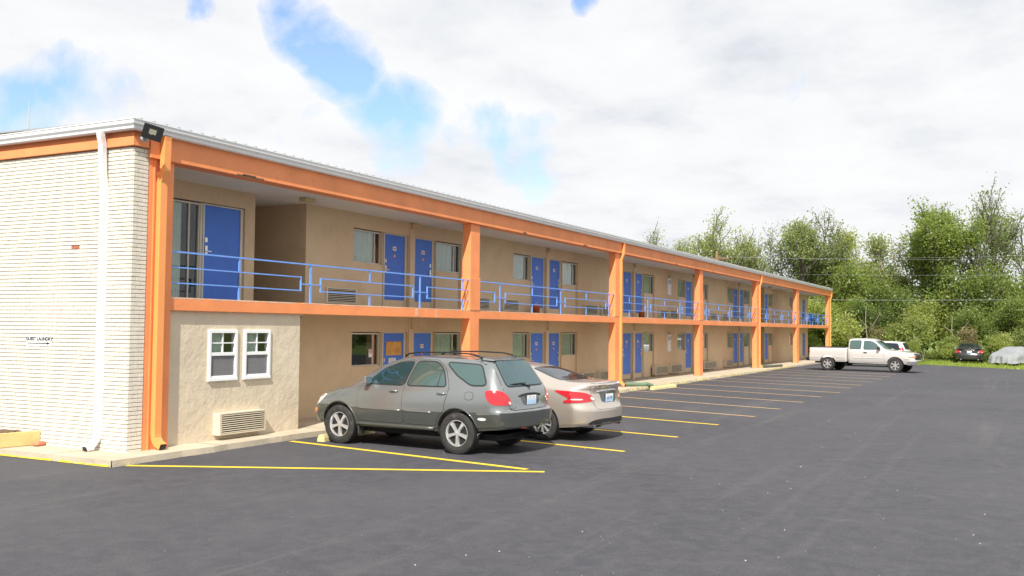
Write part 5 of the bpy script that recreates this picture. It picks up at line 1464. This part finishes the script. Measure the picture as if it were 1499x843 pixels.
van = build_van(); place(van, 64.3, 8.1, 83)

# ---------------- covered car
MT['cover'] = mat('grey_car_cover', (.25,.265,.28), .8, var=.12, vscale=2.5, bump=.8, bscale=5)
def build_cover():
    root = empty('covered_car', label='car under a light grey fabric cover, on the grass at the right', cat='covered car')
    S = dict(x0=-2.3, x1=2.3, roofz=1.42, corner=.5, plan=.15, planf=.2, warplen=.8,
        top=[(-2.3,.72),(-1.9,.92),(-1.3,1.12),(-.75,1.40),(-.2,1.46),(.3,1.42),(.9,1.15),(1.4,.98),(2.0,.82),(2.3,.62)], belt=[(-2.3,.60),(-1,.90),(1,.90),(2.3,.52)],
        width=[(-2.3,.93),(0,.98),(2.3,.90)], sill=[(-2.3,.16),(0,.14),(2.3,.16)], roofw=[(-2.3,.5),(0,.56),(2.3,.5)], tail=[(.1,-.1),(.7,.05)], nose=[(.1,-.1),(.7,.05)], tuck=-.05)
    bm = car_body(S)
    r = random.Random(4)
    for v in bm.verts:
        v.co.z *= .88
        k_ = max(0, 1-v.co.z/1.0); a = math.atan2(v.co.y, v.co.x*.45)
        v.co.xy *= 1 + .030*k_*math.sin(a*19) + .012*math.sin(a*7+v.co.z*5); v.co.z += .018*math.sin(v.co.x*4.2)*math.sin(v.co.y*5+1) + (.03*math.sin(a*11) if v.co.z < .25 else 0)
    bm_obj(bm, 'cover', MT['cover'], root, ang=60)
    for s_ in (1,-1):
        for x in (1.35,-1.35): car_wheel(root, x, .80*s_, .31, .2, 'seven', s_)
    return root
cv = build_cover(); place(cv, 73.9, -.12, -28)

# ------------------------------------------------------------------ vegetation
def leaf_obj(name, C_, size, m, parent=None, seed=1, up=0.25, tri=False):
    rs = np.random.RandomState(seed); n = len(C_); C_ = np.asarray(C_, float)
    nn = rs.normal(size=(n,3)) + np.array([0,0,.7]); nn /= np.linalg.norm(nn, axis=1)[:,None]
    a = rs.normal(size=(n,3)); a -= (a*nn).sum(1)[:,None]*nn; a /= np.linalg.norm(a, axis=1)[:,None]
    b = np.cross(nn, a); b -= (b*a).sum(1)[:,None]*a; b /= np.linalg.norm(b, axis=1)[:,None]
    s_ = size*rs.uniform(.55, 1.25, n)[:,None]
    k_ = 3 if tri else 4
    if tri: V = np.stack([C_-a*s_*.5-b*s_*.35, C_-a*s_*.5+b*s_*.35, C_+a*s_*.7], 1)
    else: V = np.stack([C_-a*s_*.62, C_-b*s_*.36, C_+a*s_*.62, C_+b*s_*.36], 1)
    me = bpy.data.meshes.new(name); me.vertices.add(n*k_); me.vertices.foreach_set('co', V.reshape(-1))
    me.loops.add(n*k_); me.loops.foreach_set('vertex_index', np.arange(n*k_, dtype=np.int32))
    me.polygons.add(n); me.polygons.foreach_set('loop_start', np.arange(0, n*k_, k_, dtype=np.int32))
    me.update(calc_edges=True); me.materials.append(m)
    return link(me, name, parent)
def skeleton(seed, H, trunk_len, spread, levels=4, lean=(0,0), r0=.16, up=.35, nch=(3,4)):
    r = random.Random(seed); segs = []; tips = []
    def grow_(p, d, L, rad, lv):
        n = 5; pts = [p.copy()]; rs_ = [rad]
        for i in range(n):
            d = (d + Vector((r.gauss(0,.13), r.gauss(0,.13), r.gauss(0,.08)+.04))).normalized()
            p = p + d*L/n; pts.append(p.copy()); rs_.append(rad*(1-.45*(i+1)/n))
            if lv >= 2 and i >= 1: tips.append((p.copy(), lv))
        segs.append((pts, rs_))
        if lv >= levels:
            tips.append((p.copy(), lv)); return
        for k_ in range(r.randint(*nch)):
            t = r.uniform(.35, 1) if k_ else 1.0
            q = pts[max(1, int(t*n))]; az = r.uniform(0, 2*math.pi)
            out = Vector((math.cos(az), math.sin(az), 0))
            nd = (d*(1.0 if k_ == 0 else .55) + out*(spread*(.45 if k_ == 0 else 1)) + Vector((0,0,up))).normalized()
            grow_(q, nd, L*r.uniform(.58,.80), rad*(.62 if k_ else .72)*(1-.25*(1-t)), lv+1)
    grow_(Vector((0,0,0)), Vector((lean[0], lean[1], 1)).normalized(), trunk_len, r0, 0)
    zmax = max(t[0].z for t in tips); k_ = H/zmax
    segs = [([p*k_ for p in a], b) for a, b in segs]; tips = [(p*k_, l) for p, l in tips]
    return segs, tips
def make_tree(name, seed, H, tl, spread, lm, bark, nleaf, lsize, sigma, levels=4, lean=(0,0), r0=.16, up=.35, skip=0.0, nch=(3,4)):
    t = empty(name); segs, tips = skeleton(seed, H, tl, spread, levels, lean, r0, up, nch)
    tm_ = MB()
    for a, b in segs: tm_.tube(a, [max(.018, x) for x in b], 6 if b[0] > .05 else 4, cap=False)
    tm_.build('trunk', bark, t, smooth=True)
    rs = np.random.RandomState(seed); P_ = np.array([tuple(p) for p, l in tips])
    keep = rs.rand(len(P_)) > skip; P_ = P_[keep]
    w_ = rs.gamma(1.2, 1, len(P_)); w_ /= w_.sum()
    idx = rs.choice(len(P_), nleaf, p=w_); C_ = P_[idx] + np.clip(rs.normal(size=(nleaf,3)), -1.5, 1.5)*sigma*np.array([1,1,.8])
    leaf_obj('crown', C_[C_[:,2] > (.6 if H > 9 else .03)], lsize, lm, t, seed)
    return t
def make_bush(name, seed, H, W_, lm, bark, nleaf, lsize, sparse=.5, stems=6):
    t = empty(name); rs = np.random.RandomState(seed)
    nc = 34; th = rs.uniform(0, 2*math.pi, nc); zz = rs.uniform(.08, 1, nc); rad = np.sqrt(np.clip(1-(zz-.35)**2/.45, .05, 1))*rs.uniform(.35, 1, nc)
    cc = np.stack([np.cos(th)*rad*W_/2, np.sin(th)*rad*W_/2, zz*H*.93], 1); cs = rs.uniform(.10,.24,nc)*max(H,W_)*sparse
    idx = rs.randint(0, nc, nleaf); d = rs.normal(size=(nleaf,3)); d /= np.linalg.norm(d, axis=1)[:,None]
    C_ = cc[idx] + d*(cs[idx]*rs.uniform(.35,1.15,nleaf)**.7)[:,None]*np.array([1,1,.75])
    C_ = C_[C_[:,2] > .02]
    leaf_obj('crown', C_, lsize, lm, t, seed)
    m_ = MB(); r = random.Random(seed)
    for i in range(stems):
        a = r.uniform(0, 6.28); q = cc[r.randrange(nc)]; p0 = Vector((math.cos(a)*.12*W_, math.sin(a)*.12*W_, 0)); p2 = Vector(tuple(q)); p1 = p0.lerp(p2, .5)+Vector((r.uniform(-.2,.2), r.uniform(-.2,.2), .3))
        m_.tube([p0, p1, p2], [.012*H, .009*H, .004*H], 5, cap=False)
    m_.build('trunk', bark, t, smooth=True)
    return t
def put(src, x, y, s_=1, rz=0, label=None, cat='tree', group=None, first=set(), sx=1):
    o = src if src not in first else copy_tree(src)
    first.add(src); o.location = (x, y, -.05); o.rotation_euler[2] = rz; o.scale = (s_*sx, s_*sx, s_)
    tag(o, label, cat, group); return o
G1 = 'airy trees behind the motel'
airyA = make_tree('leafy_tree', 11, 13.6, 5.2, .62, MT['leafA'], MT['bark'], 8500, .17, .36, 5, r0=.20, skip=.18)
airyB = make_tree('leafy_tree', 23, 13.0, 4.6, .75, MT['leafA'], MT['bark'], 9000, .17, .36, 5, (.05,-.12), .20, skip=.18)
airyC = make_tree('leafy_tree', 37, 12.4, 6.0, .55, MT['leafA'], MT['bark'], 7500, .18, .34, 5, (.02,.24), .22, skip=.3)
fluffy = make_tree('leafy_tree', 41, 10.8, 4.5, .5, MT['leafC'], MT['barkpale'], 10500, .17, .42, 5, r0=.13, up=.6)
dense = make_tree('leafy_tree', 53, 13.0, 4.0, .50, MT['leafB'], MT['bark'], 26000, .20, .42, 5, (0,.03), .22, up=.5)
tall = make_tree('leafy_tree', 61, 15.4, 5.5, .55, MT['leafA'], MT['bark'], 10500, .17, .42, 5, r0=.24, up=.5)
put(airyA, 88, 24.3, 1.0, .4, 'open crowned tree behind the motel roof, leftmost of the tall trees', group=G1)
put(airyB, 88, 18.6, 1.0, 0.0, 'spreading grey green tree rising behind the roof left of the leaning forked tree', group=G1)
put(airyC, 87, 15.2, 1.0, 0, 'thin tree with dark leaning forked limbs over the far end of the motel', group=G1)
put(fluffy, 88, 10.2, 1.0, 1.0, 'pale yellow green slender tree between the leaning tree and the sky gap', group=G1)
put(dense, 88.5, 5.6, 1.0, 0, 'dense dark green tree standing left of the tallest tree', group=G1)
put(tall, 90, 2.3, 1.0, 2.0, 'tallest tree, airy crown with thin twigs against the clouds', group=G1)
put(airyB, 91, 21.5, .82, 2.2, 'smaller open tree half hidden between the two trees behind the roof', group=G1)
put(fluffy, 90, 12.6, 1.06, 3.0, 'light leafy tree behind the leaning forked tree', group=G1)
put(dense, 89, -2.4, .82, 2.0, 'dark dense tree at the right edge of the picture', group=G1)
put(airyC, 91, 7.9, .80, 1.9, 'low sparse tree filling the sky gap beside the dense dark tree', group=G1)
put(airyA, 92, -8.5, 1.0, 1.4, 'open tree beyond the covered car, outside the right edge of the view', group=G1)
put(tall, 92, 32, .85, 1.1, 'tree hidden low behind the middle of the motel roof', group=G1)
G2 = 'leafy understory trees along the back of the lot'
und = [make_tree('understory_tree', 71, 7.2, 1.5, .95, MT['leafB'], MT['bark'], 15000, .19, .50, 5, r0=.10, up=.30, nch=(3,4)), make_tree('understory_tree', 72, 6.6, 1.4, .90, MT['leafC'], MT['barkpale'], 14000, .18, .48, 5, r0=.09, up=.35), make_tree('understory_tree', 77, 7.6, 1.7, .85, MT['leafB'], MT['bark'], 14000, .18, .50, 5, r0=.10, up=.35)]
r = random.Random(9)
def landmark(y, x):
    """which landmark of the lot a plant stands behind, going from the motel to the right"""
    d = Vector((x, y, 0)); q = -d.dot(RT)/d.dot(FW) * -1 * 1408.18 + 749.5
    for lim, txt in ((1180, 'behind the far motel bays'), (1222, 'through the open balcony end'), (1258, 'behind the pickup bed'), (1290, 'behind the pickup cab'), (1342, 'above the white minivan'), (1392, 'left of the black sedan'), (1440, 'right behind the black sedan'), (1500, 'behind the covered car')):
        if q < lim: return txt, q
    return 'past the right picture edge', q
LAB = []
def queue(o, what, row): LAB.append((o, what, row))
def flush_labels():
    by = {}
    for o, what, row in LAB:
        l, q = landmark(o.location.y, o.location.x); by.setdefault((what, row, l), []).append((q, o))
    nth = ['leftmost', 'second from left', 'third from left', 'fourth from left', 'fifth from left', 'sixth from left', 'seventh from left', 'eighth from left', 'ninth from left', 'tenth from left']
    for (what, row, l), L in by.items():
        L.sort(key=lambda a: a[0])
        for k_, (q, o) in enumerate(L):
            o['label'] = '%s %s %s' % (what, row, l) + (', ' + nth[min(k_, 9)] if len(L) > 1 else '')
yy = 25.0; i = 0
UW = ['round leafy tree', 'yellow green tree', 'slim leafy tree']
while yy > -18:
    o = put(und[i % 3], 86+r.uniform(-1.2,1.2), yy, r.uniform(.85,1.12), r.uniform(0,6.28), None, 'tree', G2); queue(o, UW[i % 3], 'in the back row'); yy -= r.uniform(2.3,3.3); i += 1
yy = 22.0
while yy > -14:
    o = put(und[(i*2+1) % 3], 82.6+r.uniform(-.7,.7), yy, r.uniform(.62,.85), r.uniform(0,6.28), None, 'tree', G2, sx=1.1); queue(o, UW[(i*2+1) % 3], 'in the middle row'); yy -= r.uniform(2.6,3.7); i += 1
G3 = 'shrubs at the edge of the grass'
sh = [make_tree('shrub', 81, 3.0, .5, 1.0, MT['leafC'], MT['barkpale'], 8000, .14, .30, 4, r0=.05, up=.25, nch=(4,5)), make_tree('shrub', 82, 2.6, .5, 1.0, MT['leafB'], MT['bark'], 7500, .14, .30, 4, r0=.05, up=.2, nch=(4,5)), make_tree('shrub', 83, 3.2, .7, .8, MT['leafD'], MT['barkpale'], 3500, .13, .28, 4, r0=.05, up=.4, nch=(4,5)), make_tree('shrub', 84, 1.7, .4, 1.0, MT['leafC'], MT['bark'], 5000, .13, .26, 4, r0=.03, up=.2, nch=(4,5))]
SL = ['bright yellow green shrub', 'mid green shrub', 'brownish twiggy shrub', 'low weedy shrub']
yy = 20.0; i = 0
while yy > -13:
    k_ = [0,1,2,1,0,3,2,0][i % 8]
    o = put(sh[k_], 80.2+r.uniform(-.6,.9), yy, r.uniform(.8,1.25), r.uniform(0,6.28), None, 'shrub', G3); queue(o, SL[k_], ''); yy -= r.uniform(1.3,2.2); i += 1
yy = 10.0
while yy > -11:
    k_ = [3,0,3,1][i % 4]
    o = put(sh[k_], 78.7+r.uniform(-.4,.5), yy, r.uniform(.45,.75), r.uniform(0,6.28), None, 'shrub', G3); queue(o, 'small '+SL[k_].replace('low ', ''), 'on the grass edge'); yy -= r.uniform(1.1,1.9); i += 1
flush_labels()
for o, what, row in LAB: o['label'] = ' '.join(o['label'].split())
# dead pale stems standing in the thicket
for x, y, h, lx_, lab in ((81.0, 10.3, 4.2, .25, 'pale bare trunk among the leaves left of the pickup cab'), (80.6, 4.0, 3.4, -.5, 'pale forked dead trunk in the thicket above the black sedan')):
    t = MB(); t.tube([(0,0,0),(lx_*.2,.1,h*.35),(lx_*.5,.25,h*.7),(lx_*.6,.2,h)], [.07,.055,.035,.015], 7); t.tube([(lx_*.3,.15,h*.5),(lx_*.3,-.5,h*.72),(lx_*.4,-.9,h*.88)], [.035,.022,.01], 6); t.tube([(lx_*.45,.2,h*.62),(lx_*.6,.8,h*.8)], [.035,.015], 5)
    o = t.build('dead_tree', MT['barkpale'], smooth=True); o.location = (x, y, 0); tag(o, lab, 'tree')
# woods mass behind
rs = np.random.RandomState(5); n = 60000
nc = 260; cy_ = rs.uniform(-45, 50, nc); cx_ = rs.uniform(92, 99, nc); cz_ = rs.uniform(.3, 7.2, nc)*(.8+.2*np.sin(cy_*.5)); cs_ = rs.uniform(1.0, 2.4, nc)
idx = rs.randint(0, nc, n); d_ = rs.normal(size=(n,3)); d_ /= np.linalg.norm(d_, axis=1)[:,None]
C_ = np.stack([cx_,cy_,cz_], 1)[idx] + d_*(cs_[idx]*rs.uniform(.3,1.1,n))[:,None]; C_ = C_[C_[:,2] > 0]
tag(leaf_obj('woods', C_, .42, MT['leafB'], None, 5), 'dark green woods filling in behind the thicket', kind='stuff')
# grass verge
n = 30000
gx = rs.uniform(66, 80.5, n); gy = rs.uniform(-22, 13, n)
edge = np.interp(gy, [-27,-10,-.5,2,5.8,11.5,13], [43,57,65.3,67.6,71.2,76,78])
k_ = (gx > edge+.05) & (gx < edge+15); gx, gy = gx[k_], gy[k_]; n = len(gx)
h_ = rs.uniform(.06,.20,n)*(1+.8*(np.sin(gx*1.3)*np.sin(gy*1.7) > .3)); a_ = rs.uniform(0,6.28,n); w_ = .035
V = np.stack([np.stack([gx-np.cos(a_)*w_, gy-np.sin(a_)*w_, np.full(n,-.06)],1), np.stack([gx+np.cos(a_)*w_, gy+np.sin(a_)*w_, np.full(n,-.06)],1), np.stack([gx+rs.normal(0,.05,n), gy+rs.normal(0,.05,n), h_-.06],1)], 1)
me = bpy.data.meshes.new('grass'); me.vertices.add(n*3); me.vertices.foreach_set('co', V.reshape(-1)); me.loops.add(n*3); me.loops.foreach_set('vertex_index', np.arange(n*3, dtype=np.int32))
me.polygons.add(n); me.polygons.foreach_set('loop_start', np.arange(0,n*3,3,dtype=np.int32)); me.update(calc_edges=True); me.materials.append(MT['blade'])
tag(link(me, 'grass'), 'bright green grass verge beyond the asphalt', kind='stuff')

# ------------------------------------------------------------------ utility pole, wires, mast
MT['polewood'] = mat('pole_wood', (.22,.13,.08), .9, var=.3, vscale=6)
def pole(x, y, lab):
    t = empty('utility_pole', (x, y, 0), label=lab, cat='utility pole', group='wooden utility poles')
    m_ = MB(); m_.tube([(0,0,0),(0,0,9.2)], [.16,.11], 10); m_.build('pole', MT['polewood'], t, smooth=True)
    m_ = MB(); m_.box(-.06,.06,-1.1,1.1,8.45,8.60); m_.bar((0,-.7,8.45),(0,0,7.9),.04,.04,(1,0,0)); m_.bar((0,.7,8.45),(0,0,7.9),.04,.04,(1,0,0)); m_.build('crossarm', MT['polewood'], t)
    for yy_ in (-.95,.95):
        m_ = MB(); m_.lathe([(.02,8.60),(.05,8.62),(.03,8.67),(.05,8.70),(.02,8.76)], 10, Matrix.Translation((0,yy_,0))); m_.build('insulator', MT['mastwhite'], t)
    m_ = MB(); m_.lathe([(.001,7.0),(.22,7.0),(.22,7.7),(.001,7.72)], 14, Matrix.Translation((-.3,0,0))); m_.build('transformer', MT['mastwhite'], t)
pole(84, 23.4, 'brown wooden utility pole showing among the leaves over the motel roof'); pole(77.5, -30, 'wooden utility pole past the right picture edge')
for k_, (z0, z1, dy, sag, lab) in enumerate(((8.70,8.7,.95,.75,'upper thin power line crossing in front of the trees'), (8.70,8.7,-.95,.95,'second thin power line crossing in front of the trees'), (7.3,6.9,0,.6,'third thin cable crossing in front of the trees'), (5.0,5.2,0,.42,'lowest and brightest cable crossing the thicket above the cars'))):
    m_ = MB(); pts = []
    for i in range(25):
        t = i/24; pts.append((84+(77.5-84)*t, 23.4+dy+(-53.4)*t, z0+(z1-z0)*t-sag*4*t*(1-t)))
    m_.tube(pts, .0045 if k_ < 3 else .010, 5); tag(m_.build('power_line', MT['wire']), lab, 'power line', 'power lines between the utility poles')
t = empty('radio_mast', (150, 210.6, 0), label='thin lattice radio mast far away over the left end of the roof', cat='radio mast')
legs = [(.45*math.cos(a), .45*math.sin(a)) for a in (0, 2.094, 4.189)]
m1, m2 = MB(), MB(); z = 0
while z < 49:
    mb = m1 if int(z/4.9) % 2 else m2
    for i in range(3):
        a, b = legs[i], legs[(i+1)%3]
        mb.bar((a[0],a[1],z),(a[0],a[1],z+2.45),.2,.2,(1,0,0)); mb.bar((a[0],a[1],z),(b[0],b[1],z+2.45),.09,.09,(1,0,0)); mb.bar((a[0],a[1],z),(b[0],b[1],z),.09,.09,(0,0,1))
    z += 2.45
m1.build('lattice', MT['mastred'], t); m2.build('lattice', MT['mastwhite'], t)
m_ = MB(); m_.tube([(0,0,49),(0,0,52),(0,0,56)], [.2,.15,.1], 6); m_.build('antenna', MT['mastwhite'], t)
